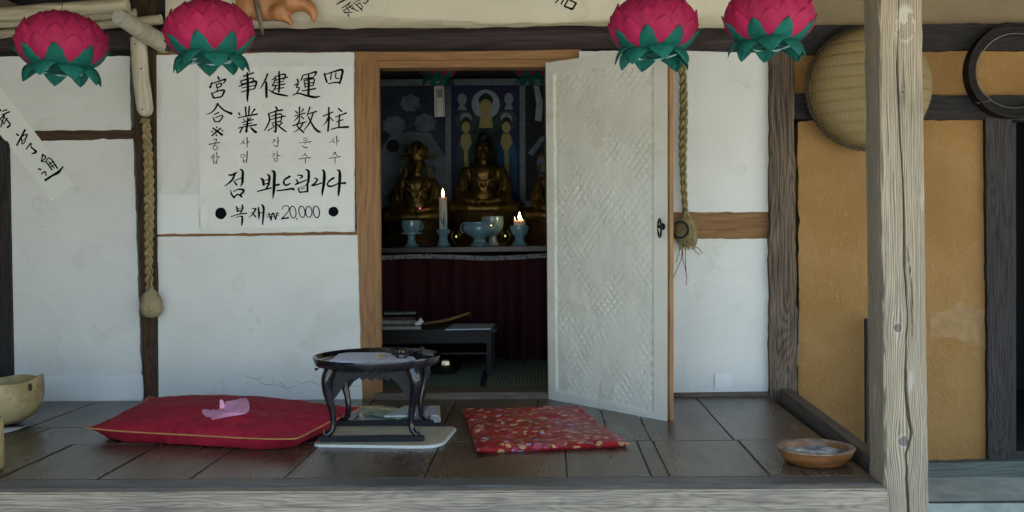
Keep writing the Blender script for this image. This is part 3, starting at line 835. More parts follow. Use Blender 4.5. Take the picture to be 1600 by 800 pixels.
characters(sign, CY, 440, 260, 1600 / 120, [
    ('character', G('330,182,20 412,188,34 428,216,34 384,250,24;300,272,26 336,326,30 282,384,20;286,384,22 400,332,28 530,280,20;502,64,20 562,108,48 560,290,50 534,366,38 470,414,12 350,452,12;346,460,26 376,542,30;376,540,28 544,522,34;540,388,38 540,524,38;406,472,14 478,454,14'), []),
    ('character', G('682,238,18 744,272,36 704,340,36 632,396,34;632,400,32 720,384,30 850,340,24;836,70,16 888,118,48 882,350,56 852,520,44 846,614,12'), []),
    ('character', G('1088,238,42 1000,296,36 956,360,24;952,356,24 976,408,40 1060,410,30 1190,350,26;1152,74,16 1212,120,48 1204,400,54 1190,540,46 1186,618,18;1222,352,26 1322,346,52'), []),
], wk=1.10, seed=6)
characters(sign, CY, 320, 310, 1600 / 120, [
    ('ink_dot', [], [(333, 312, 118, 122, 0, 0)]),
    ('character', G('664,168,30 682,272,36;776,134,28 792,190,34 760,288,24;682,216,14 780,196,14;672,266,30 758,254,22;760,280,20 720,326,18;546,382,18 700,330,20 874,314,26;638,406,10 720,372,16 784,376,34;780,378,34 780,480,38 768,564,20'), []),
    ('character', G('984,214,16 1064,220,34;1062,224,30 1010,312,28 912,404,8;958,300,12 1044,274,14;1008,326,22 1062,382,32;1116,188,24 1128,300,42 1126,416,28;1132,302,18 1200,296,18;1188,132,30 1226,200,42 1216,400,38 1204,544,22'), []),
    ('character', G('1332,300,24 1382,452,28;1382,450,24 1412,300,22 1476,440,26;1476,440,24 1512,288,20;1286,346,13 1552,312,13;1286,388,13 1552,360,13'), []),
], wk=1.10, seed=7)
characters(sign, CY, 420, 310, 1600 / 140, [
    ('digit', G('240,190,13 258,144,12 308,128,12 362,165,14 340,240,13 280,312,15 224,364,16;226,364,20 350,346,28'), []),
    ('digit', [], [(432, 245, 54, 106, 18, -0.10)]),
    ('ink_dot', [], [(500, 366, 15, 14, 0, 0)]),
    ('digit', [], [(592, 240, 54, 100, 18, -0.12)]),
    ('digit', [], [(714, 240, 56, 98, 18, -0.03)]),
    ('digit', [], [(850, 240, 54, 104, 20, -0.10)]),
    ('ink_dot', [], [(1155, 236, 90, 88, 0, 0)]),
], wk=1.15, seed=8)
# torn, cracked lower edges of the papered walls
crk = MB(); rc_ = random.Random(11)
strokes_mesh(G('385,588,1.2 400,592,1.6 410,589,1.2;398,592,1 412,600,1.5 432,602,1.2 446,606,1.6 462,603,1;436,596,1 446,606,1.3 452,612,1;470,600,1 486,596,1.4 500,602,1.2;430,600,1 425,594,1;505,606,1 530,602,1.3 560,604,1'), 0, 0, 1.0, 4.6925, crk, rc_)
build(crk, 'plaster_crack', M['crack'], H, fix=False)

# slanting good-luck strips pasted on the house
stl = quad('paper_strip', [(-70, 43), (0, 135), (117, 288), (81, 315), (0, 210), (-70, 118)], 4.6885, 0.0025, M['strip_paper'], None, rag=0.4, seed=41)
tag(stl, 'slanting white paper strip with two black brush characters at the left edge', 'paper strip')
characters(stl, 4.6872, 0, 160, 800 / 130, [
    ('character', G('240,265,18 162,412,16;158,304,14 178,318,14;208,330,10 262,306,12 240,360,12;208,332,10 214,400,10 246,372,10;222,370,8 244,350,8;250,452,10 296,392,12 300,430,12 346,474,20 306,494,10'), []),
    ('character', G('412,498,14 396,568,10;412,500,11 440,530,12 396,568,9;404,566,9 432,574,10;440,566,11 500,650,12;440,568,10 480,536,11 552,634,14;466,598,9 518,566,9;482,622,9 534,596,9;470,570,9 520,632,10;372,640,14 394,646,13;398,690,10 432,664,12 444,704,11;436,748,22 500,706,18 560,672,24 606,618,12'), []),
    ('character', G('-12,60,16 6,80,16;24,84,10 66,70,12;20,120,9 90,90,14;0,160,10 60,100,12;8,236,10 46,112,11;30,130,10 96,208,14 70,240,16;34,204,9 72,150,10;0,150,9 40,210,10'), []),
], wk=1.2, seed=9)
sa = quad('paper_strip', [(590, -60), (612, -30), (562, 36), (538, 20)], 4.6975, 0.002, M['upper'], None, rag=0.3, seed=42)
tag(sa, 'slanting cream paper strip with a large brush character above the doorway', 'paper strip')
characters(sa, 4.696, 370, 0, 6.4, [
    ('character', G('998,44,12 1050,14,15 1100,-10,16;1050,82,9 1140,24,12;1062,112,10 1160,48,10;1074,126,14 1154,122,9;1094,64,9 1124,110,10;1110,36,9 1140,84,10;1112,140,12 1124,180,14 1138,228,18;1164,24,10 1210,60,11 1252,102,15;1188,20,9 1262,-14,9;1196,52,9 1236,24,9;1150,84,10 1216,112,10;1230,36,9 1256,66,9 1240,96,10;1262,24,10 1290,36,11 1312,-6,10;1320,-10,11 1310,14,12;1146,60,9 1180,96,9'), [])], seed=10)
sb = quad('paper_strip', [(842, -60), (866, -64), (908, 6), (884, 20), (866, 10)], 4.6975, 0.002, M['upper'], None, rag=0.3, seed=43)
tag(sb, 'slanting cream paper strip with a boxlike brush character above the open door leaf', 'paper strip')
characters(sb, 4.696, 820, 0, 5.0, [('character', G('268,-8,13 238,22,11;304,-6,11 284,32,12;340,-4,12 310,46,14;308,48,14 370,72,18;372,72,16 402,24,15;402,24,14 350,0,12'), [])], seed=12)

# ------------------------------------------------------------------ lotus lanterns
def paper_mat(name, c, c2, rough=0.75, tr=0.12):
    b = B(name, rough, 0, 0.25)
    n = b.noise(b.vec(b.x, b.y, b.z), 38.0, 4, 0.6)
    f = b.noise(b.vec(b.x * 240, b.y * 240, b.z * 30), 1.0, 2, 0.5)
    col = b.mix(n.smooth(0.35, 0.7), c, c2)
    col = b.mix(b.rand * 0.55, col, tuple(x * 0.55 for x in c))
    col = b.mix(f.smooth(0.55, 0.8) * 0.25, col, tuple(min(1, x * 1.35 + 0.01) for x in c))
    return b.out(col, height=f * 0.6 + n, strength=0.45, dist=0.002)
M['pink'] = paper_mat('crimson_petal_paper', (0.33, 0.010, 0.058), (0.26, 0.007, 0.042))
M['teal'] = paper_mat('teal_leaf_paper', (0.007, 0.105, 0.075), (0.004, 0.072, 0.054))
M['mint'] = paper_mat('pale_mint_paper', (0.42, 0.62, 0.54), (0.25, 0.45, 0.38))
M['lampin'] = simple('lantern_core_paper', (0.22, 0.012, 0.045), 0.9)
LR, LV = 0.137, 0.100
def petal_mb(eb, et, aw, off, bulge=0.012, curl=0.010, nu=10, nv=16, seed=0, sharp=False):
    def fn(a, c):
        s = 2 * a - 1; t = c
        w = (min(1.0, 0.72 + 0.9 * t) * ((1 - t ** 1.9) ** 0.98 if sharp else (1 - t ** 2.5) ** 0.82) if t < 1 else 0.0)
        e = radians(eb + (et - eb) * t); az = radians(aw) * s * w
        k = 1 + off + bulge * 8 * (1 - s * s) * (t * (1 - t)) * 0.5 + curl * 4 * max(0, t - 0.80) ** 1.5 * (1 - 0.5 * s * s) - 0.02 * s * s * 0
        k += 0.012 * mnoise.noise((a * 2.5, c * 2.5, seed)) + 0.006 * mnoise.noise((a * 7, c * 5, seed + 5))
        ce = max(cos(e), 0.08)
        return Vector((LR * k * ce * sin(az / max(ce, 0.35) * 0.9 if ce < 0.6 else az), -LR * k * ce * cos(az / max(ce, 0.35) * 0.9 if ce < 0.6 else az), LV * k * sin(e)))
    return MB().grid(fn, nu, nv)
def droop_mb(seed=0, twist=0.0):
    def fn(a, c):
        s = 2 * a - 1; t = c
        w = 0.045 * (sin(pi * min(1, (t * 0.82 + 0.18)) ** 1.1) ** 0.75) if t < 1 else 0
        r = 0.050 + 0.088 * t - 0.016 * t ** 4
        z = -0.086 - 0.006 * t - 0.034 * t ** 2.6 + 0.010 * sin(pi * t) - 0.014 * s * s * (0.3 + t) + twist * s * 0.02 * t
        z += 0.006 * mnoise.noise((a * 2, c * 2, seed))
        return Vector((w * s, -r, z))
    return MB().grid(fn, 8, 12)
def lantern(loc, label, group):
    t = thing('lotus_lantern', label, 'lantern', loc, group)
    def put(mb, name, m, ang, smooth=True):
        o = build(MB().add([p + Vector(loc) for p in mb.v], mb.f), name, m, t, smooth=smooth, fix=False)
        o.rotation_euler[2] = ang
        sol = o.modifiers.new('paper', 'SOLIDIFY'); sol.thickness = 0.0014; sol.offset = -1
        return o
    rnd = random.Random(3)
    rows = [('leaf', M['teal'], -80, -13, 29, 0.088, 0), ('petal', M['pink'], -66, 2, 26, 0.064, 1), ('petal', M['pink'], -52, 21, 25, 0.044, 0),
            ('petal', M['pink'], -30, 39, 26, 0.024, 1), ('petal', M['pink'], -10, 56, 30, 0.004, 0), ('petal', M['pink'], 12, 71, 38, -0.014, 1), ('petal', M['pink'], 36, 85, 60, -0.03, 0)]
    for ri, (nm, m, eb, et, aw, off, half) in enumerate(rows):
        first = None
        for i in range(8):
            ang = 2 * pi * (i + 0.5 * half) / 8 + rnd.uniform(-0.03, 0.03)
            if first is None: first = put(petal_mb(eb, et, aw, off, 0.040, 0.20, seed=ri, sharp=(nm == 'leaf')), nm, m, ang)
            else:
                o = first.copy(); COL.objects.link(o); o.parent = t; o.rotation_euler[2] = ang
                k_ = rnd.uniform(0.994, 1.006); o.scale = (k_, k_, rnd.uniform(0.98, 1.02))
    first = None
    for i in range(8):
        ang = 2 * pi * (i + 0.5) / 8 + rnd.uniform(-0.08, 0.08)
        if first is None: first = put(droop_mb(1), 'hanging_leaf', M['teal'], ang)
        else:
            o = first.copy(); COL.objects.link(o); o.parent = t; o.rotation_euler = (rnd.uniform(-0.10, 0.06), rnd.uniform(-0.12, 0.12), ang)
    L = Vector(loc)
    build(MB().lathe([(0.001, 0.097), (0.07, 0.085), (0.118, 0.045), (0.128, 0.0), (0.112, -0.05), (0.07, -0.080), (0.045, -0.086)], L, 32), 'inner_globe', M['lampin'], t, smooth=True)
    # ring of pale paper under the leaves with torn edges round a dark hole
    def ringf(a, c):
        an = 2 * pi * a
        r = 0.026 + (0.040 + 0.012 * sin(an * 5) + 0.008 * sin(an * 9 + 1)) * c
        return L + Vector((r * cos(an), r * sin(an), -0.0925 - 0.012 * c + 0.004 * sin(an * 6) * c))
    build(MB().grid(ringf, 48, 4), 'bottom_collar', M['mint'], t, smooth=True)
    build(MB().tube([L + Vector((0, 0, 0.09)), L + Vector((0.004, 0, 0.30)), L + Vector((0, 0, 0.62))], 0.0012, 6), 'hanging_wire', M['iron'], t)
    return t
LG = 'lotus lanterns hung along the eaves'
lan = lantern(tuple(at(97, 65, 3.06)), 'crimson lotus lantern hung furthest left, whole against the white wall and the poles', LG)
lan.rotation_euler = (0.0, 0.02, 0.30); lan.scale = (0.895, 0.895, 0.895)
for (u, v, lab, rot) in ((327, 47, 'crimson lotus lantern just above the brush-written paper notice', 0.05), (1021, 39, 'crimson lotus lantern hung over the top of the open door leaf', 0.52),
                    (1202, 25, 'crimson lotus lantern beside the woven basket, its top cut by the frame', 0.22)):
    c = copy_tree(lan); c.location = at(u, v, 3.06); c.rotation_euler = (0.03 * sin(u), 0.04 * cos(u * 1.7), rot); c['label'] = lab
for (u, v, lab, rot) in ((685, 106, 'dim crimson lotus lantern inside the shrine, above the white paper tag', 0.1), (832, 105, 'dim crimson lotus lantern inside the shrine, half hidden by the door leaf', 0.4)):
    c = copy_tree(lan); c.location = at(u, v, 5.75); c.scale = (0.70,) * 3; c.rotation_euler = (0, 0, rot); c['label'] = lab; c['group'] = 'lotus lanterns inside the shrine'

# ------------------------------------------------------------------ straw braids
def straw(name, c1, c2, c3):
    b = B(name, 0.85, 0, 0.2)
    n = b.noise(b.vec(b.x * 420, b.y * 420, b.z * 60), 1.0, 3, 0.6)
    m_ = b.noise(b.vec(b.x, b.y, b.z), 25.0, 3, 0.6)
    col = b.mix(n.smooth(0.3, 0.7), c1, c2); col = b.mix(m_.smooth(0.5, 0.75) * 0.5, col, c3)
    return b.out(col, height=n, strength=0.8, dist=0.003)
M['straw'] = straw('rice_straw', (0.17, 0.125, 0.052), (0.40, 0.32, 0.155), (0.10, 0.085, 0.03))
M['straw_g'] = straw('greenish_straw', (0.14, 0.115, 0.045), (0.36, 0.31, 0.15), (0.08, 0.085, 0.03))
M['bulb'] = straw('dusty_straw_knot', (0.24, 0.19, 0.10), (0.38, 0.31, 0.18), (0.15, 0.12, 0.065))
M['cord'] = simple('dark_cord', (0.035, 0.03, 0.026), 0.8)
def braid_strands(t, line, A, D, rad, period, mat, n=260):
    for k in range(3):
        pts = []; rr = []
        for i in range(n + 1):
            f = i / n; p = line(f); ph = 2 * pi * (f * period) + 2 * pi * k / 3
            tp = 0.75 + 0.25 * sin(pi * min(1, f * 1.1 + 0.05))
            pts.append(p + Vector((A * tp * sin(ph), -D * sin(2 * ph), 0)))
            rr.append(rad * tp * (1 + 0.10 * mnoise.noise((f * 60, k * 3, 1))))
        build(MB().tube(pts, rr, 8), 'straw_strand', mat, t, smooth=True)
def wisps(cnt, base, spread, length, rnd, rad=0.0010):
    mb = MB()
    for i in range(cnt):
        p = base + Vector((rnd.uniform(-spread, spread), rnd.uniform(-0.008, 0.004), rnd.uniform(-0.006, 0.006)))
        d = Vector((rnd.uniform(-0.6, 0.6), rnd.uniform(-0.25, 0.05), -1)); pts = []
        for j in range(6):
            pts.append(p + d * length * rnd.uniform(0.9, 1.1) * j / 5 + Vector((0.004 * sin(j + i), 0, 0)))
        mb.tube(pts, [rad] * 5 + [rad * 0.4], 4)
    return mb
b1a, b1b = at(228, 186, 4.625), at(236, 462, 4.625)
t = thing('straw_braid', 'plaited straw hanger ending in a round knot on the dark timber post', 'straw hanger', (b1a.x, b1a.y, b1b.z - 0.1))
ln1 = lambda f: b1a.lerp(b1b, f) + Vector((0.006 * sin(f * 5), 0, 0))
braid_strands(t, ln1, 0.0125, 0.010, 0.0105, 6.6, M['straw'])
kb = at(236, 475, 4.62)
def kwob(a, i): return 1 + 0.08 * abs(sin(a * 4)) - 0.04
build(MB().lathe([(0.006, 0.075), (0.018, 0.064), (0.036, 0.042), (0.047, 0.010), (0.049, -0.020), (0.040, -0.048), (0.026, -0.060), (0.010, -0.064)], kb, 36, wob=kwob), 'straw_knot', M['bulb'], t, smooth=True)
build(wisps(10, b1a + Vector((0, -0.012, 0)), 0.016, 0.02, random.Random(4)), 'straw_end', M['straw'], t)
q = [at(u, v, 4.60) for u, v in ((231, 458), (236, 430), (240, 408), (243, 402), (246, 410), (247, 430), (247, 455), (243, 472), (238, 500))]
build(MB().tube([Vector(p) for p in catmull([tuple(x) for x in q], 5)], 0.0016, 6), 'cord_loop', M['cord'], t, smooth=True)

b2a, b2b = at(1066, 96, 4.655), at(1070, 334, 4.655)
t = thing('straw_braid', 'plaited straw hanger with an iron ring and frayed tassel beside the open door', 'straw hanger', (b2a.x, b2a.y, b2b.z - 0.15))
ln2 = lambda f: b2a.lerp(b2b, f) + Vector((0.004 * sin(f * 7), 0, 0))
braid_strands(t, ln2, 0.0115, 0.010, 0.0085, 5.6, M['straw_g'])
kb = at(1072, 362, 4.635)
build(MB().lathe([(0.008, 0.090), (0.018, 0.072), (0.034, 0.045), (0.045, 0.010), (0.047, -0.018), (0.040, -0.044), (0.026, -0.062), (0.016, -0.070)], kb, 40, fx=1.0, fy=0.75, wob=lambda a, i: 1 + 0.07 * sin(a * 11 + i) + 0.05 * sin(a * 5)), 'straw_tassel', M['straw_g'], t, smooth=True)
rw = random.Random(9); mbw = MB()
for i in range(46):
    a = rw.uniform(-1.5, 1.5); p0 = kb + Vector((0.012 * sin(a), -0.015, 0.07)); p1 = kb + Vector((0.050 * sin(a) * rw.uniform(0.8, 1.08), -0.034 * cos(a) - 0.004, 0.0)); p2 = kb + Vector((0.034 * sin(a), -0.020, -0.072 + rw.uniform(-0.012, 0.012)))
    mbw.tube([Vector(p) for p in catmull([tuple(p0), tuple(p1), tuple(p2)], 5)], 0.0014, 4)
build(mbw, 'straw_wrap', M['straw'], t)
mbw = MB()
for pts in (((1066, 386), (1065, 404), (1058, 420), (1052, 434)), ((1066, 386), (1067, 405), (1071, 420), (1073, 432), (1072, 446)), ((1071, 388), (1071, 410), (1073, 436)), ((1080, 386), (1088, 394), (1094, 398)), ((1082, 384), (1092, 388), (1098, 396)), ((1063, 384), (1061, 396), (1056, 410))):
    mbw.tube([at(u, v, 4.63) for u, v in pts], 0.0016, 5)
build(mbw, 'straw_end', M['cord'], t)
rcn = at(1063, 359, 4.588)
build(MB().loop([rcn + Vector((0.036 * cos(2 * pi * i / 28), 0.004 * sin(2 * pi * i / 28), 0.036 * sin(2 * pi * i / 28))) for i in range(28)], 0.0042, 8), 'iron_ring', M['iron'], t, smooth=True)

# ------------------------------------------------------------------ poles, hook log and carving under the eaves
br = [at(186, 27, 4.22), at(200, 36, 4.32), at(222, 49, 4.46), at(258, 70, 4.72)]
tb = thing('log_bracket', 'pale peeled log jutting from the wall above the dark post, carrying the poles', 'log bracket', tuple(at(186, 40, 4.3)))
build(MB().tube(br, [0.031, 0.034, 0.040, 0.043], 16), 'log', M['pale_log'], tb, smooth=True, bevel=0.0)
M['endgrain'] = simple('log_end_grain', (0.33, 0.31, 0.24), 0.8, vary=0.2, scale=60)
e0 = (br[0] - br[1]).normalized()
build(MB().tube([br[0] - e0 * 0.001, br[0] + e0 * 0.004], [0.0305, 0.029], 16), 'sawn_end', M['endgrain'], tb, smooth=False)
def pole(u0, v0, u1, v1, Y0_, Y1_, r, label):
    a, c = at(u0, v0, Y0_), at(u1, v1, Y1_); n = 14
    pts = [a.lerp(c, i / n) + Vector((0, 0, 0.006 * mnoise.noise((i * 0.5, u0, v0)))) for i in range(n + 1)]
    o = build(MB().tube(pts, [r * (1 + 0.10 * mnoise.noise((i * 0.9, v0, 1))) for i in range(n + 1)], 14), 'pole', M['pale_log_x'], None, smooth=True)
    tag(o, label, 'pole', 'poles resting on the log bracket'); return o
pole(-160, 34, 200, 7, 4.30, 4.30, 0.029, 'thick pale pole, topmost above the first lantern')
pole(-160, 50, 212, 20, 4.46, 4.46, 0.018, 'slender pale pole, middle one behind the first lantern')
pole(-160, 66, 252, 30, 4.58, 4.58, 0.022, 'short-ended pale pole, lowest and nearest the wall behind the lantern')
hk = [at(216, 59, 4.60), at(218, 90, 4.60), at(220, 120, 4.60), at(224, 150, 4.60), at(227, 172, 4.60)]
hl = build(MB().tube(hk + [at(228, 179, 4.60), at(228, 182, 4.60)], [0.035, 0.0375, 0.0365, 0.037, 0.036, 0.026, 0.010], 16), 'hanging_log', M['pale_log'], None, smooth=True)
tag(hl, 'short pale peeled log nailed upright on the dark post above the straw braid', 'log')
for u, v in ((211, 69), (220, 107), (222, 171)):
    p = at(u, v, 4.563); build(MB().tube([p, p + Vector((0, 0.01, 0))], [0.0035, 0.0035], 8), 'nail', M['iron'], hl)

M['carv'] = simple('orange_brown_carved_wood', (0.40, 0.165, 0.055), 0.45, vary=0.25, scale=9, bump=0.12)
cpt = lambda u, v, Y=4.62: at(u, v, Y)
prims = [('b', cpt(412, -6, 4.63), (0.125, 0.045, 0.115)), ('b', cpt(388, 8, 4.63), (0.06, 0.04, 0.07)), ('b', cpt(430, 4, 4.63), (0.07, 0.04, 0.075)), ('b', cpt(452, -2, 4.63), (0.06, 0.038, 0.055)),
         ('t', [cpt(436, 18), cpt(446, 27), cpt(452, 33), cpt(455, 37)], [0.045, 0.026, 0.015, 0.012]),
         ('t', [cpt(452, 4), cpt(466, 4), cpt(478, 7), cpt(487, 15), cpt(491, 24), cpt(490, 31)], [0.05, 0.042, 0.034, 0.027, 0.019, 0.012])]
fz = build(blob_mesh(prims, 0.006, 6), 'wood_carving', M['carv'], None, smooth=True, fix=False)
tag(fz, 'orange-brown carved wooden ornament with two curled prongs beside the second lantern', 'carving')
build(MB().tube([cpt(398, -6, 4.572), cpt(402, 14, 4.572), cpt(407, 36, 4.575), cpt(411, 54, 4.60)], [0.012, 0.011, 0.010, 0.003], 8, squash=0.35), 'hook', simple('dull_metal', (0.14, 0.11, 0.075), 0.5, 0.5), fz, smooth=True)

# ------------------------------------------------------------------ basket and sieve on the ochre wall
def weave():
    b = B('woven_bamboo', 0.7, 0, 0.3)
    X, Z = b.x, b.z
    w = b.noise(b.vec(X, b.y, Z), 5.0, 2, 0.5)
    row = (Z * (1.0) + X * X * 0.25 + w * 0.014) * 20.0
    rf = row.frac()
    dark = (1.0 - rf.smooth(0.0, 0.22)).max(rf.smooth(0.80, 1.0))
    rib = (X * 780.0).sin() * 0.5 + 0.5
    fine = (Z * 1500.0).sin() * 0.5 + 0.5
    n = b.noise(b.vec(X * 30, b.y * 30, Z * 60), 1.0, 4, 0.6)
    col = b.mix(rib.smooth(0.0, 1.0), (0.17, 0.12, 0.045), (0.27, 0.20, 0.09))
    col = b.mix(dark * 0.6, col, (0.17, 0.115, 0.045))
    col = b.mix(n.smooth(0.5, 0.8) * 0.5, col, (0.15, 0.105, 0.05))
    return b.out(col, height=rib * 0.4 + fine * 0.2 - dark * 0.9, strength=0.55, dist=0.005)
M['weave'] = weave()
M['rim'] = straw('dark_rim_binding', (0.030, 0.022, 0.014), (0.11, 0.085, 0.05), (0.02, 0.015, 0.01))
bc = at(1356, 138, 4.62); bR = 92 / F * 4.62
t = thing('wicker_basket', 'round woven bamboo basket hung bottom outward behind the front post', 'basket', (bc.x, 4.62, bc.z))
prof = []
for i in range(15):
    f = i / 14; prof.append((bR * (1 - f ** 2.2) ** 0.5 if f < 1 else 0.0005, -0.012 - 0.125 * sin(f * pi / 2) ** 0.9))
build(MB().lathe(prof, (bc.x, 4.62, bc.z), 64, axis='y'), 'bowl', M['weave'], t, smooth=True)
rimm = MB()
N = 72
rimm.loop([Vector((bc.x + (bR + 0.004) * cos(2 * pi * i / 216), 4.612 + 0.004 * sin(i * 2 * pi / 3), bc.z + (bR + 0.004) * sin(2 * pi * i / 216))) for i in range(216)], [0.0095 + 0.0032 * sin(2 * pi * i * N / 216 + 0.7) for i in range(216)], 8)
build(rimm, 'bound_rim', M['rim'], t, smooth=True)
sc_ = at(1605, 104, 4.50)
t = thing('sieve', 'round dark wooden sieve hoop hung at the right edge above the black doorway', 'sieve', (sc_.x, 4.55, sc_.z))
M['hoop'] = wood('dark_bent_hoop', (0.010, 0.008, 0.008), (0.026, 0.021, 0.018), 'x', 0.6, bump=0.2, spec=0.1)
def hoop(r0, r1, y0, y1): return MB().lathe([(r0, y0), (r1, y0), (r1, y1), (r0, y1), (r0, y0)], (sc_.x, 0, sc_.z), 64, axis='y')
build(hoop(0.200, 0.208, 4.60, 4.668), 'hoop', M['hoop'], t, smooth=True)
build(hoop(0.168, 0.1995, 4.622, 4.630), 'flat_rim', M['hoop'], t, smooth=True)
M['wire'] = simple('dull_wire', (0.16, 0.15, 0.13), 0.45, 0.7)
wl = MB(); wl.loop([Vector((sc_.x + 0.164 * cos(2 * pi * i / 60), 4.614, sc_.z + 0.164 * sin(2 * pi * i / 60))) for i in range(60)], 0.0022, 6)
wl.tube([Vector((sc_.x - 0.164 * cos(0.9), 4.614, sc_.z - 0.164 * sin(0.9))), Vector((sc_.x - 0.16, 4.61, sc_.z - 0.14)), Vector((sc_.x - 0.175, 4.612, sc_.z - 0.135))], 0.002, 5)
build(wl, 'wire', M['wire'], t, smooth=True)

# narrow dark upright slab added before the ochre wall, behind the front post
bd = build(MB().prism([at(1353, 498, 4.55), at(1392, 498, 4.55), at(1398, 775, 4.52), at(1354, 772, 4.52)], (0, 0.03, 0)), 'dark_upright', M['black_z'], None, bevel=0.004)
tag(bd, 'narrow dark upright strip before the ochre wall behind the front post', 'board')
# bent wire hung on the grey post
bw = MB().loop([at(1245 + 2.2 * cos(2 * pi * i / 24), 527 + 46 * sin(2 * pi * i / 24), 4.648) for i in range(24)], 0.0013, 5)
tag(build(bw, 'wire_loop', M['wire'], None, smooth=True), 'thin bent wire loop hanging on the edge of the grey post', 'wire')
# ------------------------------------------------------------------ cushions
def fabric(name, c, c2, weave=900.0, rough=0.8, sheen=0.3):
    b = B(name, rough, 0, 0.25)
    n = b.noise(b.vec(b.x, b.y, b.z), 8.0, 4, 0.6)
    w = b.noise(b.vec(b.x * 300, b.y * 300, b.z * 300), 1.0, 2, 0.6)
    dm = b.voro(b.vec(b.x, b.y, b.z * 0.2), 24.0).smooth(0.2, 0.6)
    col = b.mix((n * 0.5 + dm * 0.25 + w * 0.35).smooth(0.3, 0.8), c, c2)
    return b.out(col, height=w + n * 0.5, strength=0.25, dist=0.003, Sheen_Weight=sheen)
M['red'] = fabric('red_brocade', (0.26, 0.007, 0.020), (0.37, 0.013, 0.032), sheen=0.0)
M['gold_cord'] = simple('gold_piping', (0.46, 0.22, 0.07), 0.7)
def pillow(corners, z0, seam, top, bot, power=3.2, n=44, pinch=0.05, seed=0, wr=0.004, ex=0.55):
    A, B_, C_, D_ = corners                                    # front-left, front-right, back-right, back-left
    def plan(a, c):
        u, w = 2 * a - 1, 2 * c - 1
        u2 = u * (1 - pinch * (1 - w * w) * abs(u)); w2 = w * (1 - pinch * (1 - u * u) * abs(w))
        a2, c2 = (u2 + 1) / 2, (w2 + 1) / 2
        p = A.lerp(B_, a2).lerp(D_.lerp(C_, a2), c2)
        f = ((1 - abs(u) ** power) * (1 - abs(w) ** power))
        return p, max(0.0, f) ** ex
    def topf(a, c):
        p, f = plan(a, c)
        u, w = 2 * a - 1, 2 * c - 1
        lift = 0.25 * seam * (abs(u * w) ** 4)
        z = z0 + seam + lift + top * f + wr * f * mnoise.noise((p.x * 7, p.y * 7, seed)) + wr * 0.8 * (1 - f) * f * 4 * mnoise.noise((p.x * 26, p.y * 26, seed + 3)) + wr * 1.2 * f * mnoise.noise((p.x * 4.0 + p.y * 9, p.y * 2.2, seed + 8))
        return Vector((p.x, p.y, z))
    def botf(a, c):
        p, f = plan(a, c)
        u, w = 2 * a - 1, 2 * c - 1
        return Vector((p.x, p.y, z0 + 0.001 + max(0.0, seam + 0.25 * seam * (abs(u * w) ** 4) - bot * min(1, f ** (1 / ex * 0.55) * 3.2) ** 1.5)))
    m_ = MB().grid(topf, n, n); m_.grid(botf, n, n)
    rim = [topf(i / n, 0) for i in range(n)] + [topf(1, i / n) for i in range(n)] + [topf(1 - i / n, 1) for i in range(n)] + [topf(0, 1 - i / n) for i in range(n)]
    return m_, rim, topf
zc = DECK + 0.044
cA, cB, cC, cD = fl(133, 673, zc), fl(461, 691, zc), fl(566, 640, zc), fl(232, 624, zc)
mp, rim, redtop = pillow([cA, cB, cC, cD], DECK, 0.044, 0.072, 0.044, power=2.3, ex=0.62, seed=2, wr=0.010)
t = thing('floor_cushion', 'large plain red floor cushion with gold piping left of the small black table', 'cushion', tuple(((cA + cC) / 2).xy) + (DECK,))
build(mp, 'cushion_cover', M['red'], t, smooth=True)
build(MB().loop([p + Vector((0, 0, 0.001)) for p in rim], 0.0028, 8), 'piping', M['gold_cord'], t, smooth=True)

def floral():
    b = B('red_flower_print', 0.42, 0, 0.5)
    jx = b.noise(b.vec(b.x, b.y, b.z), 14.0, 2)
    v = b.vec(b.x + jx * 0.03, b.y + jx * 0.02, b.z)
    d = b.voro(v, 38.0); r = b.voro(v, 38.0, 'Color')
    sep = b.nt.nodes.new('ShaderNodeSeparateColor'); b.nt.links.new(r.k, sep.inputs[0])
    r1, r2 = S(b, sep.outputs[0]), S(b, sep.outputs[1])
    d2 = b.voro(v, 120.0); rr = b.voro(v, 120.0, 'Color')
    sep2 = b.nt.nodes.new('ShaderNodeSeparateColor'); b.nt.links.new(rr.k, sep2.inputs[0])
    s1 = S(b, sep2.outputs[0])
    flower = b.ramp(r1, [(0.0, (0.42, 0.045, 0.10)), (0.22, (0.62, 0.36, 0.16)), (0.40, (0.42, 0.44, 0.66)), (0.52, (0.50, 0.12, 0.20)), (0.68, (0.66, 0.42, 0.20)), (0.82, (0.14, 0.14, 0.05)), (0.92, (0.36, 0.03, 0.06))], True)
    base = b.mix(b.noise(v, 12.0, 3).smooth(0.35, 0.65), (0.34, 0.010, 0.014), (0.22, 0.006, 0.012))
    leaf = (1.0 - d2.smooth(0.25, 0.45)) * s1.gt(0.62)
    col = b.mix(leaf * 0.7, base, b.ramp(s1, [(0.0, (0.1, 0.1, 0.03)), (0.72, (0.13, 0.11, 0.04)), (0.84, (0.45, 0.25, 0.10)), (0.93, (0.45, 0.09, 0.14))], True))
    pet = (1.0 - d.smooth(0.40, 0.50)) * r2.gt(0.22)
    ring = (d * 22.0).sin() * 0.5 + 0.5
    col = b.mix(pet * (ring * 0.5 + 0.4), col, flower)
    q = b.noise(v, 34.0, 2)
    return b.out(col, height=q + d * 0.4, strength=0.5, dist=0.012)
M['floral'] = floral()
fA, fB, fC, fD = fl(744, 711), fl(986, 700), fl(902, 640), fl(721, 645)
mp, rim, _ = pillow([fA, fB, fC, fD], DECK, 0.010, 0.016, 0.010, power=9, n=90, pinch=0.02, seed=6, wr=0.012)
fc = build(mp, 'thin_cushion', M['floral'], None, smooth=True)
tag(fc, 'thin red cushion printed with small flowers in front of the open door', 'cushion')

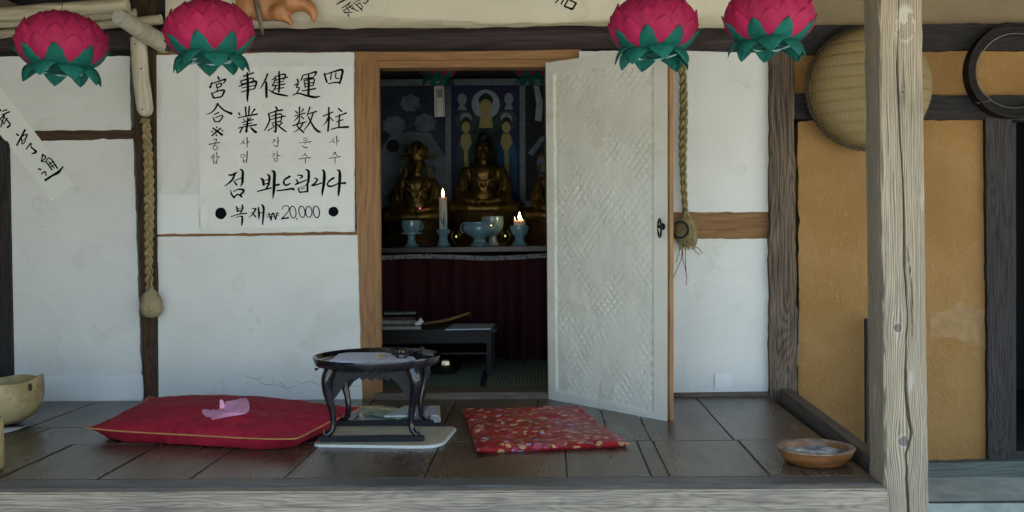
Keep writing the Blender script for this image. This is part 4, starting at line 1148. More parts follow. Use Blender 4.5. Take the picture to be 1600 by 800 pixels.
# torn pink paper lying on the big cushion
M['pinkp'] = simple('pink_tissue', (0.62, 0.27, 0.40), 0.8, vary=0.12, scale=40)
from mathutils import kdtree
_pts = [redtop(i / 110, j / 110) for i in range(111) for j in range(111)]
_kd = kdtree.KDTree(len(_pts))
for i_, p_ in enumerate(_pts): _kd.insert((p_.x, p_.y, 0), i_)
_kd.balance()
def red_z(p):
    w = z = 0.0
    for co, i_, d in _kd.find_n((p.x, p.y, 0), 4):
        k_ = 1 / (d + 1e-4); w += k_; z += k_ * _pts[i_].z
    return z / w
def on_red(u, v, dz=0.004):
    z = DECK + 0.20                                    # walk down the sight line until it meets the cushion
    while z > DECK and red_z(fl(u, v, z)) < z: z -= 0.0008
    p = fl(u, v, z)
    return Vector((p.x, p.y, z + dz))
zm = lambda x, y: (300 + x / 13.333, 610 + y / 13.333)
outl = [(212, 428), (300, 420), (350, 436), (372, 452), (420, 428), (470, 434), (500, 452), (540, 424), (600, 440), (700, 470), (860, 490), (1000, 430), (1120, 440), (1190, 420), (1190, 470), (1100, 512), (900, 548), (700, 580), (560, 606), (425, 632), (395, 600), (350, 575), (310, 585), (260, 540), (205, 494)]
pa = [on_red(*zm(x, y)) for x, y in outl]
pk = build(MB().prism(pa, (0, 0, 0.0016)), 'torn_paper', M['pinkp'], None, fix=True)
tag(pk, 'torn pink paper scrap with ragged edge lying on the plain red cushion', 'paper')
fold = [on_red(*zm(x, y), 0.004) for x, y in ((600, 420), (850, 488), (1010, 500), (1130, 490), (1200, 400))] + [on_red(*zm(x, y), 0.020) for x, y in ((1180, 350), (1130, 280), (1010, 280), (900, 322), (700, 350))]
build(MB().prism(fold, (0, 0.002, 0.0016)), 'folded_flap', M['pinkp'], pk)
q0 = on_red(*zm(610, 410), 0.002)
build(MB().prism([q0 + Vector((-0.006, 0, 0)), q0 + Vector((0.016, 0, 0.004)), q0 + Vector((0.004, 0.004, 0.036)), q0 + Vector((-0.006, 0.004, 0.037))], (0.001, 0.002, 0)), 'upright_tab', M['pinkp'], pk)

# ------------------------------------------------------------------ small black table and what lies on and under it
def lacquer():
    b = B('black_lacquer', 0.12, 0, 0.45)
    n = b.noise(b.vec(b.x, b.y, b.z), 18.0, 4, 0.6)
    col = b.mix(n.smooth(0.4, 0.7), (0.008, 0.007, 0.008), (0.020, 0.016, 0.018))
    return b.out(col, n * 0.10 + 0.06, n, 0.05, 0.003)
M['lacq'] = lacquer()
M['lacq2'] = simple('worn_lacquer', (0.010, 0.010, 0.013), 0.5, vary=0.3, Specular_IOR_Level=0.2)
ZT_ = 0.790
tc_ = fl(590, 562, ZT_)
TX, TY = tc_.x, tc_.y
t = thing('low_table', 'small round black lacquered tray table on curved legs, holding papers', 'table', (TX, TY, DECK))
tr = 0.240
build(MB().lathe([(0.001, 0.0), (tr * 0.86, 0.0), (tr * 0.93, 0.004), (tr * 0.985, 0.018), (tr, 0.019), (tr * 1.005, 0.014), (tr * 0.97, -0.010), (tr * 0.90, -0.018), (0.001, -0.018)], (TX, TY, ZT_), 72), 'tray_top', M['lacq'], t, smooth=True)
LX, LYf, LYb = 0.152, -0.145, 0.150
zt = ZT_ - 0.018
for sx in (-1, 1):
    for ly in (LYf, LYb):
        sy = -1 if ly < 0 else 1
        pr = [(-0.004, zt, .024), (0.007, zt - 0.030, .0225), (0.009, zt - 0.065, .0190), (0.003, zt - 0.105, .0155), (-0.006, zt - 0.145, .0125), (-0.010, zt - 0.185, .0112), (-0.008, zt - 0.212, .0112), (0.000, zt - 0.227, .0110), (0.013, zt - 0.236, .0085), (0.022, zt - 0.228, .0050), (0.022, zt - 0.216, .0030)]
        P_ = catmull([(TX + sx * (LX + o_), TY + ly + sy * o_ * 0.5, z, r) for o_, z, r in pr], 4)
        build(MB().tube([p[:3] for p in P_], [p[3] for p in P_], 12), 'leg', M['lacq'], t, smooth=True)
def apron(p0, p1):
    """Scalloped board with an arch between two legs."""
    p0, p1 = Vector(p0), Vector(p1); d = (p1 - p0)
    low = []
    N_ = 36
    for i in range(N_ + 1):
        f = i / N_; w = min(f, 1 - f)
        z = 0.115 if w < 0.03 else (0.115 - (w - 0.03) / 0.10 * 0.04 if w < 0.13 else (0.075 - 0.040 * min(1, (w - 0.13) / 0.09) if w < 0.22 else 0.035 + 0.006 * cos((w - 0.22) * 70)))
        low.append(p0 + d * f + Vector((0, 0, zt - z)))
    top = [p1 + Vector((0, 0, zt - 0.001)), p0 + Vector((0, 0, zt - 0.001))]
    n_ = Vector((-d.y, d.x, 0)).normalized() * 0.010
    o = MB()
    for i in range(N_):
        a, c = low[i], low[i + 1]
        a2 = Vector((a.x, a.y, zt - 0.001)); c2 = Vector((c.x, c.y, zt - 0.001))
        o.prism([a, c, c2, a2], n_)
    return o
for a, c in (((-LX, LYf), (LX, LYf)), ((-LX, LYb), (LX, LYb)), ((-LX, LYf), (-LX, LYb)), ((LX, LYf), (LX, LYb))):
    build(apron((TX + a[0], TY + a[1], 0), (TX + c[0], TY + c[1], 0)), 'apron', M['lacq2'], t)

for ly in (LYf - 0.004, LYb + 0.004):
    build(MB().box((TX - 0.19, TY + ly - 0.013, DECK + 0.0125), (TX + 0.19, TY + ly + 0.013, DECK + 0.0325)), 'runner', M['lacq2'], t, bevel=0.003)
kn = at(494, 577, TY - 0.10)
build(MB().ball(kn, 0.006, 10, 8).tube([kn, kn + Vector((0.01, 0.03, 0.004))], 0.002, 6), 'side_knob', M['lacq'], t, smooth=True)

# papers, beads and small things on the table
ZP = ZT_ + 0.0015
def sheet(pts, z, th, mat, name, parent=None, bevel=0.0):
    return build(MB().prism([fl(u, v, z) for u, v in pts], (0, 0, th)), name, M[mat], parent, bevel=bevel)
M['white_paper'] = simple('white_sheet', (0.62, 0.62, 0.70), 0.6, vary=0.05)
def cover():
    b = B('printed_magazine_cover', 0.35, 0, 0.5)
    u = b.x; n = b.noise(b.vec(b.x * 30, b.y * 30, b.z * 200), 1.0, 3)
    col = b.ramp((u * 3.2 + 0.5 + n * 0.12).clamp(), [(0.0, (0.10, 0.24, 0.55)), (0.22, (0.75, 0.76, 0.80)), (0.48, (0.62, 0.60, 0.66)), (0.56, (0.42, 0.10, 0.14)), (0.80, (0.16, 0.10, 0.18))])
    return b.out(col)
M['cover'] = cover()
bk_ = sheet([(516, 566), (600, 569), (651, 566), (646, 560), (600, 553), (532, 553)], ZP, 0.006, 'white_paper', 'booklet')
tag(bk_, 'pale lavender booklet with a blue and red edge on the black table', 'booklet')
build(MB().prism([fl(515, 567, ZP), fl(600, 570.2, ZP), fl(600, 569.4, ZP), fl(516, 566.2, ZP)], (0, 0, 0.0058)), 'printed_edge', M['cover'], bk_)
M['bead'] = simple('dark_bead', (0.018, 0.016, 0.018), 0.25, vary=0.4, scale=200)
M['gilt'] = simple('gilt_brass', (0.62, 0.42, 0.12), 0.32, 0.9)
pts = []
for i in range(150):
    a = i / 150 * 2 * pi
    c0 = fl(628, 556, ZP + 0.012)
    r_ = 0.052 + 0.016 * sin(3 * a) + 0.010 * sin(7 * a)
    pts.append(c0 + Vector((r_ * 1.05 * cos(a), 0.65 * r_ * sin(a) + 0.03, 0.009 + 0.009 * sin(5 * a) + 0.008 * cos(2 * a))))
pb = build(MB().loop(pts, [0.0030 + 0.0042 * abs(sin(i * pi / 3.0)) for i in range(150)], 8), 'prayer_beads', M['bead'], None, smooth=True)
tag(pb, 'heaped string of dark prayer beads with gilt beads at the back of the table', 'beads')
for (u, v) in ((593, 552), (597, 550), (612, 548), (618, 546), (624, 546), (630, 547), (590, 554)):
    build(MB().ball(fl(u, v + 3, ZP + 0.022), 0.0052, 10, 8), 'gilt_bead', M['gilt'], pb, smooth=True)
M['olive_box'] = simple('dull_gold_box', (0.24, 0.21, 0.11), 0.5, 0.3)
bx = build(MB().box(Vector(fl(598, 563.5, ZP)) + Vector((-0.013, -0.012, 0.0065)), Vector(fl(598, 563.5, ZP)) + Vector((0.014, 0.010, 0.018))), 'small_box', M['olive_box'], None, bevel=0.002)
tag(bx, 'tiny dull gold box resting on the booklet on the table', 'box')
M['grey_card'] = simple('grey_card', (0.10, 0.10, 0.105), 0.5)
cs = build(MB().prism([fl(660, 555, ZP + 0.02), fl(678, 557, ZP + 0.02), fl(676, 552, ZP + 0.02), fl(662, 550, ZP + 0.02)], (0, 0, 0.008)), 'spectacle_case', M['grey_card'], None, bevel=0.002)
tag(cs, 'flat dark grey case at the right rim of the black table', 'case')

# rounded mat under the table
M['mat_board'] = simple('beige_board', (0.40, 0.335, 0.205), 0.75, vary=0.12, scale=14)
M['mat_edge'] = simple('white_board_edge', (0.62, 0.61, 0.56), 0.5, vary=0.05)
def round_poly(P_, r, n=7):
    out = []; m = len(P_)
    for i in range(m):
        p, a, c = P_[i], P_[i - 1], P_[(i + 1) % m]
        rr = r[i] if isinstance(r, (list, tuple)) else r
        d1 = (a - p).normalized() * rr; d2 = (c - p).normalized() * rr
        for j in range(n + 1):
            f = j / n; out.append((p + d1).lerp(p, f).lerp(p.lerp(p + d2, f), f))
    return out
mz = DECK + 0.012
mc = [fl(488, 694, mz), fl(690, 697, mz), fl(716, 666, mz), fl(520, 664, mz)]
mo = round_poly(mc, [0.03, 0.10, 0.05, 0.05])
cen = sum(mo, Vector()) / len(mo)
t = build(MB().prism([Vector((p.x, p.y, DECK + 0.0005)) for p in mo], (0, 0, 0.0095)), 'floor_board', M['mat_edge'], None, bevel=0.003)
tag(t, 'beige rounded board with a white edge lying under the black table', 'board')
inn = [cen + (p - cen) * 0.965 for p in mo]
build(MB().prism([Vector((p.x, p.y, DECK + 0.0101)) for p in inn], (0, 0, 0.0012)), 'board_face', M['mat_board'], t)
M['blue'] = simple('blue_print', (0.10, 0.09, 0.32), 0.6); M['redp'] = simple('red_print', (0.42, 0.06, 0.06), 0.6)
ec = fl(604, 682, DECK + 0.0115)
def ell(rx, ry, z, a0=0): return [Vector((ec.x + rx * cos(2 * pi * i / 28), ec.y + ry * sin(2 * pi * i / 28), z)) for i in range(28)]
em = build(MB().prism(ell(0.050, 0.030, DECK + 0.0114), (0, 0, 0.0003)), 'emblem', M['blue'], t)
build(MB().prism(ell(0.026, 0.017, DECK + 0.0118), (0, 0, 0.0003)), 'emblem_centre', M['redp'], em)

# folded papers behind the table
M['news'] = simple('newsprint', (0.50, 0.50, 0.45), 0.8, vary=0.3, scale=24)
M['news_g'] = simple('greenish_print', (0.28, 0.36, 0.27), 0.7, vary=0.35, scale=20)
M['plastic'] = simple('white_wrap', (0.66, 0.68, 0.66), 0.4, vary=0.15, scale=18)
M['yel'] = simple('yellow_border', (0.55, 0.40, 0.17), 0.6)
def crumple(pts, z, h, name, mat, seed, amp=0.012, n=(30, 10)):
    A, B_, C_, D_ = [fl(u, v, z) for u, v in pts]
    def f(a, c):
        p = A.lerp(B_, a).lerp(D_.lerp(C_, a), c)
        e = min(1, 6 * min(a, 1 - a)) * min(1, 4 * min(c, 1 - c))
        return Vector((p.x, p.y, z + h * e ** 0.6 + amp * e * mnoise.noise((a * 9, c * 4, seed))))
    m_ = MB().grid(f, *n); m_.grid(lambda a, c: Vector((f(a, c).x, f(a, c).y, z)), *n)
    return build(m_, name, M[mat], None, smooth=True)
o = crumple([(566, 662), (690, 660), (686, 644), (562, 646)], DECK + 0.001, 0.012, 'wrapping', 'plastic', 3, 0.010)
tag(o, 'crumpled white wrapping under the folded newspapers behind the table', 'wrapping')
n1 = fl(566, 652, DECK + 0.026)
o = build(MB().prism([fl(563, 647, DECK + 0.022), fl(620, 656, DECK + 0.024), fl(660, 648, DECK + 0.024), fl(600, 638, DECK + 0.024), fl(566, 638, DECK + 0.024)], (0, 0, 0.012)), 'folded_newspaper', M['news_g'], None, bevel=0.003)
tag(o, 'folded greenish printed paper on the pile behind the black table', 'newspaper')
build(MB().tube([fl(563, 648, DECK + 0.028), fl(566, 642, DECK + 0.03), fl(572, 636.5, DECK + 0.034), fl(625, 642, DECK + 0.036), fl(660, 646, DECK + 0.036)], [0.006, 0.007, 0.006, 0.005, 0.004], 8), 'yellow_fold', M['yel'], o, smooth=True)
def magcover():
    b = B('magazine_print', 0.35, 0, 0.5)
    n = b.noise(b.vec(b.x * 60, b.y * 20, b.z), 1.0, 3)
    col = b.ramp((b.x * 5.0 + 0.45 + n * 0.25).clamp(), [(0.0, (0.50, 0.52, 0.52)), (0.40, (0.55, 0.57, 0.60)), (0.52, (0.08, 0.16, 0.34)), (0.60, (0.50, 0.56, 0.62)), (0.70, (0.03, 0.04, 0.08)), (0.82, (0.45, 0.47, 0.5))])
    return b.out(col)
M['mag'] = magcover()
o = build(MB().prism([fl(600, 652, DECK + 0.036), fl(688, 651, DECK + 0.036), fl(687, 636, DECK + 0.036), fl(632, 636, DECK + 0.036)], (0, 0, 0.006)), 'magazine', M['mag'], None, bevel=0.0015)
tag(o, 'glossy magazine with a yellow border, topmost of the pile behind the table', 'magazine')
build(MB().prism([fl(685.2, 651, DECK + 0.0425), fl(688, 651, DECK + 0.0425), fl(687, 636, DECK + 0.0425), fl(684.4, 636, DECK + 0.0425)], (0, 0, 0.001)), 'yellow_border', M['yel'], o)

# ------------------------------------------------------------------ bowls
def turned():
    b = B('turned_orange_wood', 0.35, 0, 0.5)
    n = b.noise(b.vec(b.x * 8, b.y * 8, b.z * 60), 1.0, 4, 0.6)
    col = b.mix(n.smooth(0.3, 0.7), (0.13, 0.046, 0.015), (0.29, 0.125, 0.038))
    return b.out(col, height=n, strength=0.1, dist=0.003)
M['turned'] = turned()
M['rimwood'] = simple('worn_bowl_rim', (0.24, 0.17, 0.115), 0.5, vary=0.3, scale=30)
def ash():
    b = B('ash_and_water', 0.25, 0, 0.5)
    n = b.noise(b.vec(b.x, b.y, b.z), 22.0, 5, 0.65, 0.5); n2 = b.noise(b.vec(b.x, b.y, b.z), 60.0, 4, 0.6)
    col = b.mix(n.smooth(0.45, 0.6), (0.55, 0.55, 0.53), (0.16, 0.18, 0.22)); col = b.mix(n2.smooth(0.58, 0.66), col, (0.03, 0.03, 0.035))
    return b.out(col, n * 0.5 + 0.05, n2, 0.4, 0.006)
M['ash'] = ash()
wc = fl(1275, 723)
R1, hh = 0.124, 0.050
t = thing('wooden_bowl', 'shallow orange-brown turned bowl of ash at the right end of the porch', 'bowl', (wc.x, wc.y, DECK))
cw = (wc.x, wc.y, DECK)
build(MB().lathe([(0.001, 0.001), (R1 * 0.72, 0.001), (R1 * 0.80, 0.006), (R1 * 0.90, 0.022), (R1 * 0.965, hh - 0.004), (R1 * 0.965, hh), (R1 * 0.85, hh - 0.001), (R1 * 0.82, 0.028), (0.001, 0.024)], cw, 56), 'bowl_body', M['turned'], t, smooth=True)
build(MB().lathe([(R1 * 0.86, hh - 0.002), (R1 * 0.955, hh - 0.004), (R1 * 1.0, hh), (R1 * 1.0, hh + 0.003), (R1 * 0.93, hh + 0.006), (R1 * 0.85, hh + 0.002), (R1 * 0.86, hh - 0.002)], cw, 56), 'rim', M['rimwood'], t, smooth=True)
def ashf(a, c):
    an = 2 * pi * a; r = R1 * 0.855 * c
    x, y = wc.x + r * cos(an), wc.y + r * sin(an)
    return Vector((x, y, DECK + 0.034 + 0.010 * mnoise.noise((x * 28, y * 28, 2)) * (1 - c ** 4)))
build(MB().grid(ashf, 48, 16), 'ash', M['ash'], t, smooth=True)

def gourd():
    b = B('dried_gourd', 0.5, 0, 0.4)
    n = b.noise(b.vec(b.x, b.y, b.z), 7.0, 5, 0.6, 0.6); s = b.voro(b.vec(b.x, b.y, b.z), 22.0)
    col = b.mix(n.smooth(0.3, 0.7), (0.26, 0.185, 0.075), (0.43, 0.33, 0.155))
    col = b.mix((1.0 - s.smooth(0.05, 0.12)) * 0.6, col, (0.07, 0.045, 0.02))
    col = b.mix(((n * 40.0).sin() * 0.5 + 0.5).smooth(0.9, 1.0) * 0.25, col, (0.14, 0.10, 0.05))
    return b.out(col, height=n, strength=0.15, dist=0.01)
M['gourd'] = gourd()
gY = fl(10, 664).y
gc = at(-6, 632, gY)
rx = 71 / F * gY
prof = [(0.02, -0.092), (rx * 0.30, -0.090), (rx * 0.55, -0.080), (rx * 0.78, -0.058), (rx * 0.93, -0.022), (rx, 0.025), (rx * 1.0, 0.060), (rx * 0.985, 0.092), (rx * 0.955, 0.094), (rx * 0.96, 0.060), (rx * 0.95, 0.02), (rx * 0.86, -0.03), (rx * 0.6, -0.066), (0.001, -0.08)]
t = thing('gourd_bowl', 'deep tan dried gourd bowl cut by the left edge of the photo', 'bowl', (gc.x, gc.y, DECK))
gz = DECK + 0.093
gm = MB().lathe(prof, (gc.x, gc.y, gz), 60)
for p in gm.v:
    a = atan2(p.y - gc.y, p.x - gc.x); h = p.z - gz
    if h > 0.02: p.z += (h - 0.02) / 0.07 * (0.010 * sin(a * 2 + 1.2) + 0.006 * sin(a * 5 + 0.4))
build(gm, 'gourd_shell', M['gourd'], t, smooth=True)
sp_ = at(47, 605, gc.y - 0.11)
build(MB().ball(sp_, (0.008, 0.010, 0.016), 10, 8), 'stem_scar', M['dark'], t, smooth=True)
def curl(a, c):
    p = fl(-30, 688).lerp(fl(46, 668), a).lerp(fl(-30, 672).lerp(fl(47, 666), a), c)
    return Vector((p.x, p.y, DECK + 0.003 + 0.010 * a ** 3 * (1 - c) + 0.002 * sin(a * 6)))
o = build(MB().grid(curl, 24, 6), 'loose_sheet', M['white_paper'], None, smooth=True, fix=False)
so = o.modifiers.new('t', 'SOLIDIFY'); so.thickness = 0.0008
tag(o, 'loose white paper sheet curling out from under the gourd bowl', 'paper')
bl = fl(-30, 744)
o = build(MB().lathe([(0.001, 0.0), (0.052, 0.0), (0.062, 0.006), (0.0655, 0.02), (0.066, 0.165), (0.060, 0.172), (0.055, 0.168), (0.054, 0.02), (0.001, 0.012)], (fl(3.5, 735).x - 0.066, fl(3.5, 735).y, DECK), 40), 'wooden_pot', M['gourd'], None, smooth=True)
tag(o, 'pale wooden pot just showing at the left edge near the porch front', 'pot')

# ------------------------------------------------------------------ inside the shrine
def rush():
    b = B('green_rush_mat', 0.7, 0, 0.3)
    w = ((b.x * 330.0 + b.noise(b.vec(b.x, b.y, b.z), 30.0, 2) * 2.0).sin() * 0.5 + 0.5) * ((b.y * 700.0).sin() * 0.25 + 0.75)
    n = b.noise(b.vec(b.x * 20, b.y * 5, b.z), 1.0, 3)
    col = b.mix(w.smooth(0.2, 0.8), (0.10, 0.135, 0.085), (0.26, 0.32, 0.21)); col = b.mix(n.smooth(0.5, 0.7) * 0.4, col, (0.12, 0.15, 0.11))
    return b.out(col, height=w, strength=0.4, dist=0.003)
M['rush'] = rush()
o = build(MB().box((-1.9, 4.90, DECK - 0.001), (1.2, 7.2, DECK + 0.006)), 'rush_mat', M['rush'], None)
tag(o, 'green woven rush mat covering the floor inside the doorway', 'mat')
M['band'] = simple('dark_blue_band', (0.012, 0.014, 0.028), 0.7)
ZM = DECK + 0.0065
rb = MB().prism([fl(746, 614, ZM), fl(759, 614, ZM), fl(762, 580, ZM), (fl(755, 580, ZM))], (0, 0, 0.0025))
tag(build(rb, 'cloth_ribbon', M['band'], None), 'dark blue ribbon lying across the green mat inside the doorway', 'ribbon')

AY = 6.02                                                   # front of the altar cloth
AZ = at(720, 386, AY).z
def drape():
    b = B('dark_red_altar_cloth', 0.85, 0, 0.2)
    n = b.noise(b.vec(b.x, b.y, b.z), 12.0, 3)
    col = b.mix(n, (0.026, 0.0045, 0.006), (0.046, 0.008, 0.010))
    return b.out(col, height=n, strength=0.1)
M['drape'] = drape()
ax0, ax1 = at(480, 400, AY).x, at(960, 400, AY).x
t = thing('altar', 'long dark altar table behind a pleated maroon cloth', 'altar', ((ax0 + ax1) / 2, AY + 0.5, DECK))
def pleat(a, c):
    x = ax0 + (ax1 - ax0) * a
    ph = x * 40 + 2.6 * mnoise.noise((x * 3, 0, 1)) + 0.4 * c
    z = (AZ - 0.055) + (DECK + 0.012 - (AZ - 0.055)) * c + 0.006 * sin(x * 40) * c
    return Vector((x, AY - 0.005 + 0.045 * sin(ph) * (0.35 + 0.65 * c) + 0.01 * mnoise.noise((x * 8, c * 3, 3)), z))
build(MB().grid(pleat, 320, 14), 'altar_cloth', M['drape'], t, smooth=True, fix=False)
def bandf(a, c):
    x = ax0 + (ax1 - ax0) * a
    z = AZ - 0.045 - 0.026 * c + 0.008 * sin(x * 7 + 0.6)
    return Vector((x, AY - 0.058 - 0.004 * sin(x * 30), z))
M['greyband'] = simple('grey_lace_band', (0.17, 0.165, 0.17), 0.8, vary=0.6, scale=50)
o = build(MB().grid(bandf, 120, 2), 'lace_band', M['greyband'], t, smooth=True, fix=False)
M['altarwood'] = wood('dark_altar_wood', (0.025, 0.014, 0.010), (0.060, 0.036, 0.024), 'x', 0.4, bump=0.1)
build(MB().box((ax0, AY - 0.06, AZ - 0.028), (ax1, 7.25, AZ)), 'altar_top', M['altarwood'], t, bevel=0.004)

# painted hanging behind the altar
PYb = 7.20
M['navy'] = simple('navy_painting_ground', (0.018, 0.022, 0.085), 0.7, vary=0.3, scale=8)
M['slate'] = simple('slate_painting_ground', (0.022, 0.040, 0.062), 0.7, vary=0.35, scale=6)
M['moulding'] = simple('grey_blue_moulding', (0.16, 0.21, 0.24), 0.6, vary=0.2)
M['cloud'] = simple('painted_cloud', (0.13, 0.17, 0.215), 0.8, vary=0.25, scale=14)
M['halo'] = simple('painted_halo', (0.36, 0.42, 0.50), 0.8)
M['flesh'] = simple('painted_face', (0.42, 0.36, 0.15), 0.8)
M['hair'] = simple('painted_hair', (0.015, 0.018, 0.025), 0.8)
M['robe_g'] = simple('painted_green_robe', (0.035, 0.075, 0.07), 0.8, vary=0.4, scale=25)
M['robe_b'] = simple('painted_blue_robe', (0.035, 0.11, 0.26), 0.8, vary=0.3, scale=20)
M['pale_fig'] = simple('painted_pale_figure', (0.30, 0.32, 0.36), 0.8)
def painted(parent, pts, mat, lvl, name):
    yy = PYb - 0.004 - 0.0022 * lvl
    return build(MB().prism([at(u, v, yy) for u, v in pts], (0, 0.0018, 0)), name, M[mat], parent)
def disc(u, v, rx, ry, n=26): return [(u + rx * cos(2 * pi * i / n), v + ry * sin(2 * pi * i / n)) for i in range(n)]
pt_ = quad('altar_painting', [(700, 134), (816, 133), (816, 318), (700, 318)], PYb, 0.02, M['navy'], None)
tag(pt_, 'navy altar painting of a haloed seated figure between attendants, in a grey frame', 'painting')
painted(pt_, disc(759, 163, 22, 23), 'halo', 0, 'painted_halo')
painted(pt_, disc(759, 157, 11, 11), 'hair', 1, 'painted_hair')
painted(pt_, disc(759, 150, 4, 5), 'hair', 2, 'painted_hair')
painted(pt_, disc(759, 168, 10, 13), 'flesh', 3, 'painted_face')
painted(pt_, [(748, 182), (770, 182), (782, 206), (784, 300), (734, 300), (736, 206)], 'robe_g', 1, 'painted_robe')
painted(pt_, [(751, 180), (768, 180), (770, 200), (748, 200)], 'flesh', 4, 'painted_chest')
for cx, robe in ((728, 'robe_g'), (791, 'robe_b')):
    painted(pt_, disc(cx, 188, 17, 17), 'robe_g', 0, 'painted_nimbus')
    painted(pt_, disc(cx, 184, 9, 8), 'pale_fig', 2, 'painted_crown')
    painted(pt_, disc(cx, 190, 7, 7), 'hair', 3, 'painted_hair')
    painted(pt_, disc(cx, 199, 6.5, 9), 'flesh', 4, 'painted_face')
    painted(pt_, [(cx - 8, 212), (cx + 8, 212), (cx + 16, 232), (cx + 18, 312), (cx - 16, 312), (cx - 14, 232)], robe, 2, 'painted_robe')
    painted(pt_, [(cx - 6, 209), (cx + 6, 209), (cx + 9, 224), (cx + 3, 236), (cx + 6, 290), (cx - 2, 292), (cx - 3, 236), (cx - 9, 224)], 'flesh', 5, 'painted_chest')
for cx, v in ((722, 155), (795, 154)):
    painted(pt_, disc(cx, v, 7, 9), 'pale_fig', 0, 'painted_head')
    painted(pt_, [(cx - 3, v + 7), (cx + 3, v + 7), (cx + 7, v + 17), (cx - 7, v + 17)], 'pale_fig', 1, 'painted_shoulder')
for pts in ([(696, 128), (705, 128), (705, 322), (696, 322)], [(812, 128), (821, 128), (821, 322), (812, 322)], [(590, 124), (880, 122), (880, 132), (590, 134)], [(590, 314), (880, 314), (880, 324), (590, 324)]):
    quad('frame_moulding', pts, PYb - 0.03, 0.03, M['moulding'], pt_)
ps = quad('side_painting', [(560, 135), (696, 135), (696, 314), (560, 314)], PYb, 0.02, M['slate'], None)
tag(ps, 'dark slate painting of pale cloud and lotus shapes at the left of the altar', 'painting')
star = lambda u, v, r, r2=0.72, k=5, rot=0.3: [(u + (r if i % 2 == 0 else r * r2) * cos(2 * pi * i / (2 * k) + rot), v + (r if i % 2 == 0 else r * r2) * 0.85 * sin(2 * pi * i / (2 * k) + rot)) for i in range(2 * k)]
painted(ps, star(641, 161, 17, 0.84, 7), 'cloud', 0, 'painted_cloud')
painted(ps, star(616, 196, 19, 0.85, 8), 'cloud', 1, 'painted_cloud')
painted(ps, star(664, 192, 18, 0.85, 8, 0.7), 'cloud', 2, 'painted_cloud')
painted(ps, [(590, 240), (612, 210), (640, 205), (672, 208), (696, 244), (696, 314), (590, 314)], 'cloud', 3, 'painted_mound')
painted(ps, disc(614, 228, 10, 10), 'hair', 4, 'painted_disc')
ps2 = quad('side_painting', [(821, 134), (900, 134), (900, 314), (821, 314)], PYb, 0.02, M['hair'], None)
tag(ps2, 'black painting with pale curling figures at the right of the altar', 'painting')
painted(ps2, [(834, 134), (842, 134), (848, 160), (846, 190), (836, 188), (838, 162)], 'halo', 0, 'painted_figure')
painted(ps2, [(824, 240), (846, 212), (852, 216), (832, 244)], 'cloud', 1, 'painted_scarf')
painted(ps2, disc(846, 256, 7, 14), 'cloud', 2, 'painted_figure')
# white paper tag hanging before the paintings
tg = quad('paper_tag', [(678, 135), (694, 134), (695, 182), (679, 183)], 6.4, 0.003, M['mat_edge'], None)
tag(tg, 'narrow white paper tag hanging below the left inner lantern', 'paper tag')
M['greyprint'] = simple('grey_print', (0.22, 0.24, 0.25), 0.8)
def tprint(pts): build(MB().prism([at(u, v, 6.396) for u, v in pts], (0, 0.002, 0)), 'printed_mark', M['greyprint'], tg)
tprint([(683, 139), (691, 139), (691, 152), (683, 153)]); tprint([(681, 137), (682, 137), (683, 181), (682, 181)]); tprint([(691.5, 137), (692.5, 137), (693.5, 181), (692.5, 181)])
build(MB().tube([at(686, 135, 6.4), at(686, 60, 6.4)], 0.001, 5), 'thread', M['cord'], tg)

